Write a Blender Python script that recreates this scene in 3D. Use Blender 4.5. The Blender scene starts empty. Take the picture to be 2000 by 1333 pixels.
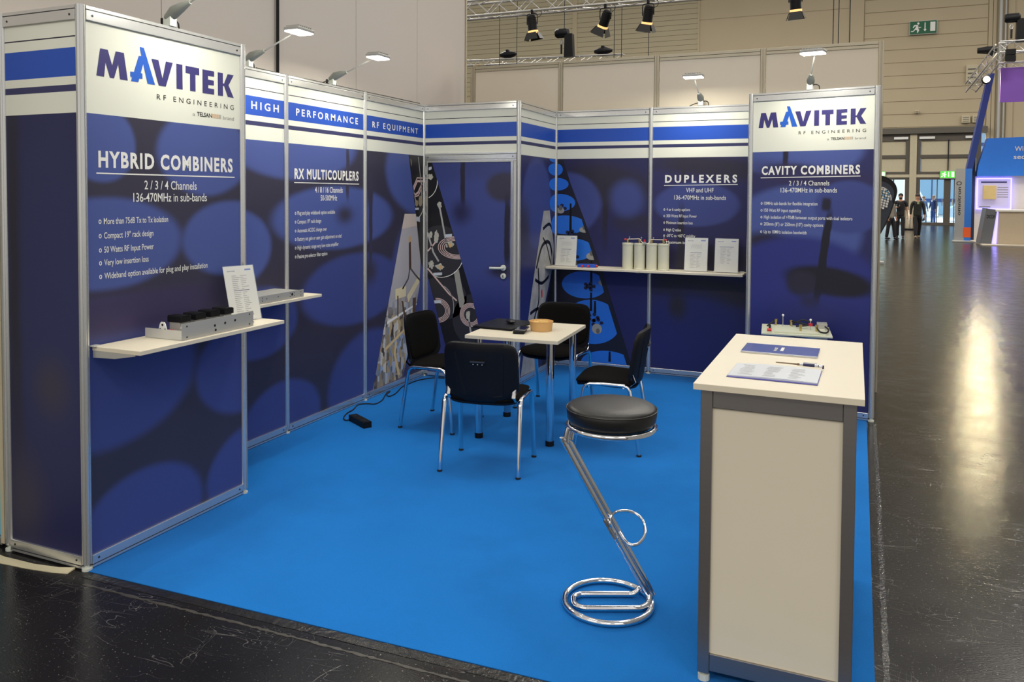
import bpy, bmesh, math, random
from mathutils import Vector, Matrix
random.seed(4)
PI = math.pi
S = bpy.context.scene
COL = S.collection

# ---------------------------------------------------------------- camera
CAMP = Vector((3.0819, -2.5209, 1.6828))
yaw, pitch, roll = -0.4092, 0.0349, -0.0051
fw = Vector((math.sin(yaw)*math.cos(pitch), math.cos(yaw)*math.cos(pitch), -math.sin(pitch)))
rt = Vector((math.cos(yaw), -math.sin(yaw), 0)); dn = fw.cross(rt)
cr, sr = math.cos(roll), math.sin(roll)
rt2 = cr*rt + sr*dn; dn2 = -sr*rt + cr*dn
cam_d = bpy.data.cameras.new('camera'); cam = bpy.data.objects.new('camera', cam_d); COL.objects.link(cam)
m3 = Matrix((rt2, -dn2, -fw)).transposed()
cam.matrix_world = Matrix.Translation(CAMP) @ m3.to_4x4()
cam_d.sensor_fit = 'HORIZONTAL'; cam_d.sensor_width = 36.0
cam_d.lens = 1576.86/2000*36.0
cam_d.shift_x = 0.01294; cam_d.shift_y = -0.1156
cam_d.clip_end = 300; cam_d.clip_start = 0.05
S.camera = cam

# ---------------------------------------------------------------- world, large lights, exposure
w = bpy.data.worlds.new('hall_air'); S.world = w; w.use_nodes = True
w.node_tree.nodes['Background'].inputs[0].default_value = (1.0, 0.945, 0.87, 1)
w.node_tree.nodes['Background'].inputs[1].default_value = 0.5
S.view_settings.view_transform = 'Standard'; S.view_settings.look = 'None'
S.view_settings.gamma = 1.0; S.view_settings.use_curve_mapping = False
S.view_settings.exposure = 0.42

def area(name, loc, size, power, col, aim=None, parent=None, spread=PI):
    l = bpy.data.lights.new(name, 'AREA'); l.shape = 'RECTANGLE'; l.size, l.size_y = size
    l.energy = power; l.color = col; l.spread = spread
    o = bpy.data.objects.new(name, l); COL.objects.link(o); o.location = loc
    d = (Vector(aim)-Vector(loc)) if aim else Vector((0, 0, -1))
    o.rotation_euler = d.to_track_quat('-Z', 'Y').to_euler()
    if parent: o.parent = parent
    return o
for i, (x, y, pw) in enumerate(((-4, -13, 560), (5, -14, 560), (12, -8, 420), (0, 3, 260), (6, 6, 220), (0, 20, 700), (10, 22, 700), (-14, 30, 1500), (-3, 36, 1500), (17, 33, 1300))):  # unseen ceiling lights, with front and far ones added to brighten faces and wall
    area('hall_ceiling_and_fill_light', (x, y, 14.5 if y > 0 else 11), (6.0, 2.4), pw, (1.0, .95, .86))
area('forecourt_daylight_stand_in', (8, 62, 14), (20, 8), 9000, (.78, .9, 1.0), (8, 58, 0))  # area lamp added outside to stand in for daylight on the forecourt

# ---------------------------------------------------------------- materials
def lin(c):
    c = c/255.0
    return c/12.92 if c <= .04045 else ((c+.055)/1.055)**2.4
def L3(c): return (lin(c[0]), lin(c[1]), lin(c[2]), 1)
MATS = {}
def mat(name, c, rough=.5, metal=0.0, spec=.5, vary=.06, vscale=8, bump=0.0, bscale=60, emit=0, coat=0, alpha=None, trans=0, stretch=None):
    if name in MATS: return MATS[name]
    m = bpy.data.materials.new(name); m.use_nodes = True; nt = m.node_tree; N = nt.nodes; K = nt.links
    b = N['Principled BSDF']
    b.inputs['Roughness'].default_value = rough; b.inputs['Metallic'].default_value = metal
    b.inputs['Specular IOR Level'].default_value = spec
    if coat: b.inputs['Coat Weight'].default_value = coat; b.inputs['Coat Roughness'].default_value = .1
    if trans: b.inputs['Transmission Weight'].default_value = trans
    c4 = L3(c)
    tc = N.new('ShaderNodeTexCoord'); mp = N.new('ShaderNodeMapping'); K.new(tc.outputs['Object'], mp.inputs[0])
    if stretch: mp.inputs['Scale'].default_value = stretch
    n1 = N.new('ShaderNodeTexNoise'); n1.inputs['Scale'].default_value = vscale; n1.inputs['Detail'].default_value = 3
    K.new(mp.outputs[0], n1.inputs['Vector'])
    mx = N.new('ShaderNodeMix'); mx.data_type = 'RGBA'
    mx.inputs[6].default_value = tuple(x*(1-vary) for x in c4[:3])+(1,)
    mx.inputs[7].default_value = tuple(min(1, x*(1+vary)) for x in c4[:3])+(1,)
    K.new(n1.outputs[0], mx.inputs[0]); K.new(mx.outputs[2], b.inputs['Base Color'])
    if bump:
        n2 = N.new('ShaderNodeTexNoise'); n2.inputs['Scale'].default_value = bscale; n2.inputs['Detail'].default_value = 4
        K.new(mp.outputs[0], n2.inputs['Vector'])
        bp = N.new('ShaderNodeBump'); bp.inputs['Strength'].default_value = bump; bp.inputs['Distance'].default_value = .01
        K.new(n2.outputs[0], bp.inputs['Height']); K.new(bp.outputs[0], b.inputs['Normal'])
    if emit:
        b.inputs['Emission Color'].default_value = c4; b.inputs['Emission Strength'].default_value = emit
    if alpha is not None: b.inputs['Alpha'].default_value = alpha
    MATS[name] = m
    return m
alu = mat('brushed_aluminium', (218, 220, 220), .24, .8, vary=.04, bump=.02, bscale=300)
aludark = mat('aluminium_groove', (40, 40, 42), .5, .3)
chrome = mat('chrome', (225, 226, 230), .06, 1.0, vary=.01)
whitelam = mat('white_laminate', (214, 206, 186), .45, vary=.02, bump=.01, bscale=200)
edge = mat('laminate_edge', (205, 204, 192), .5, vary=.02)
blackpl = mat('black_plastic', (13, 13, 17), .5, spec=.25, vary=.1)
blackfab = mat('black_fabric', (15, 14, 13), .95, spec=.1, vary=.35, vscale=300, bump=.5, bscale=500)
leather = mat('black_leather', (20, 20, 19), .42, vary=.15, vscale=20, bump=.08, bscale=120)
rubber = mat('black_rubber', (12, 12, 12), .7)
greygreen = mat('lamp_grey_plastic', (128, 132, 126), .5)
lampwhite = mat('lamp_white_plastic', (200, 205, 196), .45)
ink = mat('logo_navy_ink', (52, 48, 112), .4, vary=.02)
inkblue = mat('logo_blue_ink', (30, 90, 192), .4, vary=.02)
inkblack = mat('black_ink', (20, 20, 24), .5)
inkgrey = mat('grey_ink', (140, 138, 134), .5)
inkorange = mat('orange_ink', (196, 150, 96), .5)
white = mat('white_ink', (232, 232, 228), .45, vary=.01)
paper = mat('paper_white', (214, 213, 205), .5, vary=.03)
steel = mat('painted_steel', (172, 172, 168), .4, .25, vary=.04)
steeld = mat('painted_steel_pale', (205, 205, 200), .35, .3)  # paler painted steel for edges, jambs and clips
beige = mat('hall_wall_beige', (184, 170, 142), .75, vary=.05, vscale=.6, bump=.02, bscale=5)
beige2 = mat('hall_wall_ribbed_sheet', (178, 168, 140), .7, vary=.05, vscale=.5)
hallgrey = mat('hall_dark_metal', (92, 88, 80), .5, .3)
doorbrown = mat('door_frame_grey', (86, 80, 72), .5, .2)
doorpan = mat('door_panel_beige', (192, 182, 155), .6)
boothgrey = mat('partition_fabric_grey', (206, 198, 190), .7, vary=.025, vscale=1.2)
boothgrey2 = mat('partition_board_beige', (216, 206, 188), .65, vary=.025, vscale=1.5)
beigealu = mat('beige_profile', (176, 168, 148), .4, .4)
emit_led = mat('led_glow', (255, 250, 235), .4, emit=9)
red = mat('red_cap', (196, 40, 44), .4)
brass = mat('brass_connector', (190, 170, 110), .3, .8)
blueb = mat('blue_box_plastic', (30, 80, 190), .35)
skin = mat('skin', (186, 138, 112), .6)

def carpet_mat():
    m = mat('blue_carpet', (18, 112, 194), .95, spec=.08, vary=.07, vscale=2.5, bump=.35, bscale=420)
    nt = m.node_tree; N = nt.nodes; K = nt.links; b = N['Principled BSDF']
    b.inputs['Sheen Weight'].default_value = .04
    src = b.inputs['Base Color'].links[0].from_socket
    tc = N.new('ShaderNodeTexCoord')
    n = N.new('ShaderNodeTexNoise'); n.inputs['Scale'].default_value = 350; n.inputs['Detail'].default_value = 2
    K.new(tc.outputs['Object'], n.inputs['Vector'])
    # faint darker stains
    n2 = N.new('ShaderNodeTexNoise'); n2.inputs['Scale'].default_value = 1.1; n2.inputs['Detail'].default_value = 5; n2.inputs['Roughness'].default_value = .65
    K.new(tc.outputs['Object'], n2.inputs['Vector'])
    r = N.new('ShaderNodeMapRange'); r.inputs[1].default_value = .45; r.inputs[2].default_value = .75; r.inputs[3].default_value = 1.0; r.inputs[4].default_value = .82
    K.new(n2.outputs[0], r.inputs[0])
    r2 = N.new('ShaderNodeMapRange'); r2.inputs[3].default_value = .86; r2.inputs[4].default_value = 1.12
    K.new(n.outputs[0], r2.inputs[0])
    mu = N.new('ShaderNodeMath'); mu.operation = 'MULTIPLY'; K.new(r.outputs[0], mu.inputs[0]); K.new(r2.outputs[0], mu.inputs[1])
    v = N.new('ShaderNodeVectorMath'); v.operation = 'SCALE'; K.new(src, v.inputs[0]); K.new(mu.outputs[0], v.inputs['Scale'])
    K.new(v.outputs[0], b.inputs['Base Color'])
    return m
def floor_mat():
    m = bpy.data.materials.new('black_hall_floor'); m.use_nodes = True; nt = m.node_tree; N = nt.nodes; K = nt.links
    b = N['Principled BSDF']; tc = N.new('ShaderNodeTexCoord')
    def noise(sc, det, stretch=(1, 1, 1), rot=0, dist=0):
        mp = N.new('ShaderNodeMapping'); mp.inputs['Scale'].default_value = stretch; mp.inputs['Rotation'].default_value = (0, 0, rot)
        K.new(tc.outputs['Object'], mp.inputs[0]); n = N.new('ShaderNodeTexNoise'); n.inputs['Scale'].default_value = sc
        n.inputs['Detail'].default_value = det; n.inputs['Distortion'].default_value = dist
        K.new(mp.outputs[0], n.inputs['Vector']); return n.outputs[0]
    def rng(s, a, b_, c, d):
        r = N.new('ShaderNodeMapRange'); r.inputs[1].default_value = a; r.inputs[2].default_value = b_; r.inputs[3].default_value = c; r.inputs[4].default_value = d
        K.new(s, r.inputs[0]); return r.outputs[0]
    def math2(op, a, c):
        x = N.new('ShaderNodeMath'); x.operation = op; K.new(a, x.inputs[0])
        if isinstance(c, float): x.inputs[1].default_value = c
        else: K.new(c, x.inputs[1])
        return x.outputs[0]
    # scratches: thin iso-lines of stretched noise
    def lines(sc, stretch, rot, wdt, seed=0):
        n = noise(sc, 2, stretch, rot, .6)
        d = math2('ABSOLUTE', math2('SUBTRACT', n, .5), 0.0)
        return rng(d, 0.0, wdt, 1.0, 0.0)
    s1 = lines(1.7, (1, 6, 1), .5, .004); s2 = lines(2.3, (5, 1, 1), .25, .003); s3 = lines(3.1, (1, 3, 1), 2.0, .003)
    speck = rng(noise(95, 2), .67, .72, 0, 1)
    mask = rng(noise(3.0, 3), .5, .62, 0, 1)
    sc = math2('MULTIPLY', math2('MAXIMUM', math2('MAXIMUM', s1, s2), s3), mask)
    wear = math2('MAXIMUM', sc, speck)
    big = noise(.8, 6)
    cr_ = N.new('ShaderNodeMix'); cr_.data_type = 'RGBA'; cr_.inputs[6].default_value = (.004, .004, .005, 1); cr_.inputs[7].default_value = (.017, .016, .016, 1); K.new(big, cr_.inputs[0])
    c2 = N.new('ShaderNodeMix'); c2.data_type = 'RGBA'; K.new(cr_.outputs[2], c2.inputs[6]); c2.inputs[7].default_value = (.2, .195, .19, 1)
    K.new(math2('MULTIPLY', wear, .6), c2.inputs[0]); K.new(c2.outputs[2], b.inputs['Base Color'])
    K.new(rng(noise(5, 5), .3, .7, .12, .24), b.inputs['Roughness'])
    b.inputs['Specular IOR Level'].default_value = .24
    h = math2('ADD', math2('MULTIPLY', noise(85, 4, (1, 1.8, 1), .4), .7), math2('MULTIPLY', wear, .5))
    h = math2('ADD', h, math2('MULTIPLY', noise(14, 3), .5))
    bp = N.new('ShaderNodeBump'); bp.inputs['Strength'].default_value = .11; bp.inputs['Distance'].default_value = .01
    K.new(h, bp.inputs['Height']); K.new(bp.outputs[0], b.inputs['Normal'])
    return m

DARK = (56, 54, 74); BLUE = (72, 87, 150); BLUE2 = (60, 71, 132); DK2 = (38, 37, 52)  # second blue, also the ground, darkens lower discs: lamp fall-off painted in
def print_mat(name, blobs, plain_top=False, bands=True, base=BLUE2):
    """printed panel: blurred discs and rods below, stripes above; object x along the panel, z up"""
    m = bpy.data.materials.new(name); m.use_nodes = True; nt = m.node_tree; N = nt.nodes; K = nt.links
    b = N['Principled BSDF']; b.inputs['Roughness'].default_value = .42; b.inputs['Specular IOR Level'].default_value = .35
    tc = N.new('ShaderNodeTexCoord'); sp = N.new('ShaderNodeSeparateXYZ'); K.new(tc.outputs['Object'], sp.inputs[0])
    nz = N.new('ShaderNodeTexNoise'); nz.inputs['Scale'].default_value = 3.0; nz.inputs['Detail'].default_value = 4; K.new(tc.outputs['Object'], nz.inputs['Vector'])
    def M_(op, a, c=None, clamp=False):
        x = N.new('ShaderNodeMath'); x.operation = op; x.use_clamp = clamp
        for i, q in enumerate((a, c)):
            if q is None: continue
            if isinstance(q, (int, float)): x.inputs[i].default_value = q
            else: K.new(q, x.inputs[i])
        return x.outputs[0]
    X, Z = sp.outputs[0], sp.outputs[2]
    wob = M_('MULTIPLY', M_('SUBTRACT', nz.outputs[0], .5), .05)
    X = M_('ADD', X, wob)
    cur = N.new('ShaderNodeMix'); cur.data_type = 'RGBA'; cur.inputs[6].default_value = L3(base); cur.inputs[7].default_value = L3(tuple(c*.86 for c in base)); K.new(nz.outputs[0], cur.inputs[0])
    cur = cur.outputs[2]
    for (cx, cz, rx, rz, rot, col, soft) in blobs:
        dx = M_('SUBTRACT', X, cx); dz = M_('SUBTRACT', Z, cz)
        c_, s_ = math.cos(rot), math.sin(rot)
        u = M_('DIVIDE', M_('ADD', M_('MULTIPLY', dx, c_), M_('MULTIPLY', dz, s_)), rx)
        v = M_('DIVIDE', M_('ADD', M_('MULTIPLY', dx, -s_), M_('MULTIPLY', dz, c_)), rz)
        if rz/rx > 4 or rx/rz > 4 or len(col) > 3:
            u2 = M_('POWER', M_('ABSOLUTE', u), 4); v2 = M_('POWER', M_('ABSOLUTE', v), 4)
            d = M_('POWER', M_('ADD', u2, v2), .25)
        else:
            d = M_('SQRT', M_('ADD', M_('MULTIPLY', u, u), M_('MULTIPLY', v, v)))
        mr = N.new('ShaderNodeMapRange'); mr.interpolation_type = 'SMOOTHSTEP'
        mr.inputs[1].default_value = 1+soft; mr.inputs[2].default_value = 1-soft; K.new(d, mr.inputs[0])
        mx = N.new('ShaderNodeMix'); mx.data_type = 'RGBA'; K.new(mr.outputs[0], mx.inputs[0]); K.new(cur, mx.inputs[6]); mx.inputs[7].default_value = L3(col[:3])
        cur = mx.outputs[2]
    if bands:
        rp = N.new('ShaderNodeValToRGB'); rp.color_ramp.interpolation = 'CONSTANT'
        mr = N.new('ShaderNodeMapRange'); mr.inputs[1].default_value = 2.0; mr.inputs[2].default_value = 2.5; K.new(Z, mr.inputs[0]); K.new(mr.outputs[0], rp.inputs[0])
        W_ = L3((222, 224, 212))
        st = [(0, W_)]
        if not plain_top:
            st += [(2.126, L3((52, 54, 96))), (2.155, W_), (2.193, L3((34, 78, 178))), (2.318, W_), (2.362, L3((40, 40, 60))), (2.369, W_)]
        els = rp.color_ramp.elements
        els[0].position = 0; els[0].color = W_
        for i, (z_, c_) in enumerate(st[1:]):
            if i == 0: e = els[1]; e.position = (z_-2)/.5
            else: e = els.new((z_-2)/.5)
            e.color = c_
        if plain_top: els[1].position = 1; els[1].color = W_
        g = M_('GREATER_THAN', Z, 2.033)
        mx = N.new('ShaderNodeMix'); mx.data_type = 'RGBA'; K.new(g, mx.inputs[0]); K.new(cur, mx.inputs[6]); K.new(rp.outputs[0], mx.inputs[7]); cur = mx.outputs[2]
    K.new(cur, b.inputs['Base Color'])
    return m

# ---------------------------------------------------------------- mesh helpers
class MB:
    def __init__(s, T=None): s.v = []; s.f = []; s.T = T; s.mi = []; s.cur = 0
    def add(s, vs, fs):
        o = len(s.v)
        for p in vs: s.v.append(tuple(s.T(*p)) if s.T else tuple(p))
        for f in fs: s.f.append(tuple(i+o for i in f)); s.mi.append(s.cur)
        return s
    def box(s, x0, x1, y0, y1, z0, z1, c=0.0):
        if c and min(x1-x0, y1-y0, z1-z0) > 2.2*c:
            vs = []; 
            # chamfered box: 24 verts
            bm = bmesh.new(); bmesh.ops.create_cube(bm, size=1)
            for v in bm.verts: v.co = Vector(((x0+x1)/2+v.co.x*(x1-x0), (y0+y1)/2+v.co.y*(y1-y0), (z0+z1)/2+v.co.z*(z1-z0)))
            bmesh.ops.bevel(bm, geom=bm.edges[:], offset=c, segments=2, affect='EDGES', profile=.5)
            bm.verts.index_update(); s.add([v.co[:] for v in bm.verts], [[v.index for v in f.verts] for f in bm.faces]); bm.free(); return s
        return s.add([(x0, y0, z0), (x1, y0, z0), (x1, y1, z0), (x0, y1, z0), (x0, y0, z1), (x1, y0, z1), (x1, y1, z1), (x0, y1, z1)],
                     [(0, 3, 2, 1), (4, 5, 6, 7), (0, 1, 5, 4), (1, 2, 6, 5), (2, 3, 7, 6), (3, 0, 4, 7)])
    def bar(s, a, b, w, h, up=(0, 0, 1)):
        a, b = Vector(a), Vector(b); d = (b-a).normalized(); u = Vector(up); sd = d.cross(u)
        if sd.length < 1e-4: sd = d.cross(Vector((1, 0, 0)))
        sd.normalize(); u = sd.cross(d)
        P = []
        for q in (a, b):
            for i, j in ((-1, -1), (1, -1), (1, 1), (-1, 1)): P.append(q+sd*(w/2*i)+u*(h/2*j))
        return s.add([p[:] for p in P], [(3, 2, 1, 0), (4, 5, 6, 7), (0, 1, 5, 4), (1, 2, 6, 5), (2, 3, 7, 6), (3, 0, 4, 7)])
    def tube(s, pts, r, n=10, closed=False, rb=None, ref=(0, 0, 1)):
        P = [Vector(p) for p in pts]; k = len(P); rs = r if isinstance(r, (list, tuple)) else [r]*k
        vs = []; prev = None
        for i in range(k):
            if closed: t = P[(i+1) % k]-P[i-1]
            else: t = P[min(i+1, k-1)]-P[max(i-1, 0)]
            t.normalize()
            if prev is None:
                a = Vector(ref)
                if abs(a.dot(t)) > .95: a = Vector((1, 0, 0))
                a = (a-t*a.dot(t)).normalized()
            else: a = (prev-t*prev.dot(t)).normalized()
            prev = a; b_ = t.cross(a)
            for j in range(n):
                th = 2*PI*j/n; vs.append((P[i]+a*(rs[i]*math.cos(th))+b_*((rb if rb else rs[i])*math.sin(th)))[:])
        fs = []
        for i in range(k if closed else k-1):
            for j in range(n):
                a0 = i*n+j; a1 = i*n+(j+1) % n; b0 = ((i+1) % k)*n+j; b1 = ((i+1) % k)*n+(j+1) % n
                fs.append((a0, a1, b1, b0))
        if not closed: fs.append(tuple(range(n-1, -1, -1))); fs.append(tuple((k-1)*n+j for j in range(n)))
        return s.add(vs, fs)
    def lathe(s, prof, c=(0, 0, 0), n=24, axis='z'):
        vs = []; k = len(prof)
        for r, z in prof:
            for j in range(n):
                a = 2*PI*j/n; x, y = r*math.cos(a), r*math.sin(a)
                if axis == 'z': vs.append((c[0]+x, c[1]+y, c[2]+z))
                elif axis == 'y': vs.append((c[0]+x, c[1]+z, c[2]+y))
                else: vs.append((c[0]+z, c[1]+x, c[2]+y))
        fs = [(i*n+j, i*n+(j+1) % n, (i+1)*n+(j+1) % n, (i+1)*n+j) for i in range(k-1) for j in range(n)]
        fs.append(tuple(range(n-1, -1, -1))); fs.append(tuple((k-1)*n+j for j in range(n)))
        return s.add(vs, fs)
    def prism(s, poly, f, d0, d1):
        """poly 2D list, f(a,b,d)->point"""
        n = len(poly); vs = [f(a, b, d0) for a, b in poly]+[f(a, b, d1) for a, b in poly]
        fs = [tuple(range(n-1, -1, -1)), tuple(range(n, 2*n))]+[(i, (i+1) % n, n+(i+1) % n, n+i) for i in range(n)]
        return s.add(vs, fs)
    def ball(s, c, r, n=10, k=6, sc=(1, 1, 1)):
        vs = [(c[0], c[1], c[2]+r*sc[2])]
        for i in range(1, k):
            ph = PI*i/k
            for j in range(n):
                a = 2*PI*j/n; vs.append((c[0]+r*sc[0]*math.sin(ph)*math.cos(a), c[1]+r*sc[1]*math.sin(ph)*math.sin(a), c[2]+r*sc[2]*math.cos(ph)))
        vs.append((c[0], c[1], c[2]-r*sc[2])); L = len(vs)-1
        fs = [(0, 1+j, 1+(j+1) % n) for j in range(n)]
        for i in range(k-2):
            for j in range(n): a = 1+i*n+j; b_ = 1+i*n+(j+1) % n; fs.append((a, a+n, b_+n, b_))
        fs += [(L, 1+(k-2)*n+(j+1) % n, 1+(k-2)*n+j) for j in range(n)]
        return s.add(vs, fs)
    def build(s, name, m, parent=None, smooth=False, label=None, at=None, stuff=False):
        me = bpy.data.meshes.new(name)
        V = s.v
        if at is not None: V = [(a-at[0], b-at[1], c-at[2]) for a, b, c in V]
        me.from_pydata(V, [], s.f)
        ms = m if isinstance(m, (list, tuple)) else [m]
        for x in ms: me.materials.append(x)
        if len(ms) > 1: me.polygons.foreach_set('material_index', s.mi)
        bm = bmesh.new(); bm.from_mesh(me); bmesh.ops.recalc_face_normals(bm, faces=bm.faces[:]); bm.to_mesh(me); bm.free()
        if smooth:
            for p in me.polygons: p.use_smooth = True
            try: me.set_sharp_from_angle(angle=math.radians(40))
            except Exception: pass
        o = bpy.data.objects.new(name, me); COL.objects.link(o)
        if parent: o.parent = parent
        if at is not None: o.location = at
        if label: o['label'] = label
        if stuff: o['kind'] = 'stuff'
        return o

def tag(o, label=None, cat=None, group=None, kind=None):
    if label: o['label'] = label
    if cat: o['category'] = cat
    if group: o['group'] = group
    if kind: o['kind'] = kind
    return o
def thing(name, label, cat, loc=(0, 0, 0), rz=0.0, group=None, kind=None):
    o = bpy.data.objects.new(name, None); COL.objects.link(o); o.location = loc; o.rotation_euler = (0, 0, rz)
    o.empty_display_size = .1
    return tag(o, label, cat, group, kind)
def copy_tree(o, parent=None):
    c = o.copy(); COL.objects.link(c); c.parent = parent
    for ch in list(o.children): copy_tree(ch, c)
    return c
def circ(cx, cy, rx, ry=None, n=24, a0=0, a1=2*PI):
    ry = ry or rx; full = abs(a1-a0) > 6.28
    k = n if full else n+1
    return [(cx+rx*math.cos(a0+(a1-a0)*i/n), cy+ry*math.sin(a0+(a1-a0)*i/n)) for i in range(k)]
def spl(pts, k=6):
    P = [Vector(p) for p in pts]; out = []
    for i in range(len(P)-1):
        p0 = P[max(i-1, 0)]; p1 = P[i]; p2 = P[i+1]; p3 = P[min(i+2, len(P)-1)]
        for j in range(k):
            t = j/k; out.append(.5*((2*p1)+(-p0+p2)*t+(2*p0-5*p1+4*p2-p3)*t*t+(-p0+3*p1-3*p2+p3)*t**3))
    out.append(P[-1]); return [q[:] for q in out]
def clip(poly, cv):
    out = list(poly)
    ar = sum(cv[i][0]*cv[(i+1) % len(cv)][1]-cv[(i+1) % len(cv)][0]*cv[i][1] for i in range(len(cv)))
    cv = cv if ar > 0 else cv[::-1]
    for i in range(len(cv)):
        a, b = cv[i], cv[(i+1) % len(cv)]; ins = lambda p: (b[0]-a[0])*(p[1]-a[1])-(b[1]-a[1])*(p[0]-a[0]) >= -1e-9
        src = out; out = []
        for j in range(len(src)):
            p, q = src[j-1], src[j]
            if ins(p) != ins(q):
                d1 = (b[0]-a[0])*(p[1]-a[1])-(b[1]-a[1])*(p[0]-a[0]); d2 = (b[0]-a[0])*(q[1]-a[1])-(b[1]-a[1])*(q[0]-a[0])
                t = d1/(d1-d2); out.append((p[0]+(q[0]-p[0])*t, p[1]+(q[1]-p[1])*t))
            if ins(q): out.append(q)
        if not out: return []
    return out

# print helpers: local panel frame, x along, -y toward the viewer, z up
BN = -.0035
def flat(parent, name, polys, m, n=.0006, label=None):
    b = MB()
    for p in polys:
        if len(p) > 2: b.prism(p, lambda a, c, d: (a, BN-d, c), n, n+.0004)
    if not b.v: return None
    return b.build(name, m, parent, label=label)
def ribbon(pts, w):
    P = [Vector(p) for p in pts]; L_, R_ = [], []
    for i in range(len(P)):
        t = (P[min(i+1, len(P)-1)]-P[max(i-1, 0)]).normalized(); nn = Vector((-t.y, t.x))*(w/2)
        L_.append(tuple(P[i]+nn)); R_.append(tuple(P[i]-nn))
    return [[L_[i], L_[i+1], R_[i+1], R_[i]] for i in range(len(P)-1)]
_tc = {}
def glyphs(body, bold, spacing):
    k = (body, bold, spacing)
    if k in _tc: return _tc[k]
    cu = bpy.data.curves.new('t', 'FONT'); cu.body = body; cu.size = 1; cu.offset = bold; cu.space_character = spacing; cu.resolution_u = 3
    o = bpy.data.objects.new('t', cu); COL.objects.link(o)
    dg = bpy.context.evaluated_depsgraph_get(); me = bpy.data.meshes.new_from_object(o.evaluated_get(dg))
    vs = [tuple(v.co) for v in me.vertices]; fs = [tuple(p.vertices) for p in me.polygons]
    bpy.data.objects.remove(o); bpy.data.curves.remove(cu); bpy.data.meshes.remove(me)
    _tc[k] = (vs, fs); return _tc[k]
CAPH = max(v[1] for v in glyphs('H', 0, 1)[0])
def text(parent, body, s0, s1, z0, cap, m, bold=0.0, spacing=1.0, name='lettering', n=.001, T=None, shear=0):
    vs, fs = glyphs(body, bold, spacing)
    if not vs: return
    x0 = min(v[0] for v in vs); x1 = max(v[0] for v in vs); k = cap/(CAPH+2*bold)
    b = MB(); sx = (s1-s0)/(x1-x0)
    f = T or (lambda a, c: (a, BN-n, c))
    b.add([f(s0+(v[0]-x0)*sx+shear*v[1]*k, z0+(v[1]+bold)*k) for v in vs], fs)
    return b.build(name, m, parent)
LOGO = {'M': [(0,.03),(.024,1.01),(.069,1.01),(.095,.47),(.118,1.01),(.169,1.01),(.192,.02),(.144,.02),(.133,.57),(.106,.02),(.081,.02),(.055,.56),(.045,.02)],
 'A': [(.213,.02),(.22,.17),(.209,.18),(.209,.37),(.233,.38),(.265,1.01),(.283,1.02),(.272,1.36),(.3,1.35),(.374,.02),(.323,.02),(.295,.74),(.278,.38),(.289,.37),(.289,.17),(.267,.16),(.261,.02)],
 'V': [(.351,1),(.399,1),(.427,.31),(.452,1),(.502,1),(.45,.02),(.4,.02)], 'I': [(.528,1),(.573,1),(.573,.01),(.528,.01)],
 'T': [(.597,.99),(.702,.99),(.702,.7),(.672,.7),(.672,.01),(.63,.01),(.63,.7),(.597,.7)],
 'E': [(.728,.98),(.823,.98),(.823,.76),(.773,.75),(.773,.6),(.82,.59),(.82,.39),(.774,.38),(.774,.24),(.822,.24),(.822,.01),(.728,0)],
 'K': [(.853,.98),(.896,.98),(.896,.55),(.906,.55),(.937,.98),(.989,.98),(.944,.51),(.989,0),(.938,.01),(.906,.44),(.896,.44),(.896,.01),(.854,0)]}
def logo(p, s0, s1, z0, cap):
    W_ = (s1-s0)/.989
    for k, pl in LOGO.items():
        flat(p, 'logo_letter', [[(s0+a*W_, z0+c*cap) for a, c in pl]], inkblue if k == 'A' else ink, n=.0008, label='bright blue logo letter A' if k == 'A' else None)
    w1 = s1-s0
    text(p, 'RF ENGINEERING', s0+.39*w1, s0+w1, z0-.065*w1/.87, .025*w1/.87, inkblack, spacing=1.7, name='tagline')
    text(p, 'a', s0+.655*w1, s0+.675*w1, z0-.122*w1/.87, .017, inkgrey, name='tagline')
    text(p, 'TELSAN', s0+.69*w1, s0+.81*w1, z0-.122*w1/.87, .022*w1/.87, inkblack, bold=.02, name='tagline')
    for i in range(9):
        a = s0+(.815+.0085*i)*w1; flat(p, 'tagline_stripe', [[(a, z0-.122*w1/.87), (a+.004*w1, z0-.122*w1/.87), (a+.004*w1, z0-.1*w1/.87), (a, z0-.1*w1/.87)]], inkorange if i < 7 else inkgrey)
    text(p, 'brand', s0+.905*w1, s0+w1, z0-.122*w1/.87, .018*w1/.87, inkgrey, name='tagline')
_br = random.Random(11)
def blobp(cx, cz, rx, rz):
    return [(cx+rx*k*math.cos(i*PI/9), cz+rz*k*math.sin(i*PI/9)) for i in range(18) for k in (_br.uniform(.62, 1.12),)]
def bullets(p, s0, items, cap=.028, zoff=0):
    for z, s1, body in items:
        c = (s0+.008, z+cap*.42)
        ring = [[(c[0]+r1*math.cos(a), c[1]+r1*1.35*math.sin(a)) for (r1, a) in ((.0075, t), (.0075, t2), (.0042, t2), (.0042, t))] for t, t2 in [(2*PI*i/10, 2*PI*(i+1)/10) for i in range(10)]]
        flat(p, 'bullet_mark', ring, white)
        text(p, body, s0+.028, s1, z, cap, white, bold=.006, name='bullet_text')

# ---------------------------------------------------------------- structure: floor and hall wall
H_ALL = 2.5
fl = MB().box(-45, 40, -14, 52.0, -.2, 0).build('floor', floor_mat()); tag(fl, 'glossy black scratched exhibition hall floor', None, kind='structure')
def hp(x, z, f=54.52/50.12): return (3.08+(x-3.08)*f, 1.683+(z-1.683)*f)
YH = 52.0
def hb(b, x0, x1, z0, z1, n0, n1, floor0=False):
    a, c = hp(x0, z0), hp(x1, z1)
    return b.box(a[0], c[0], YH-n1, YH-n0, 0.0 if floor0 else a[1], c[1])

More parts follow.
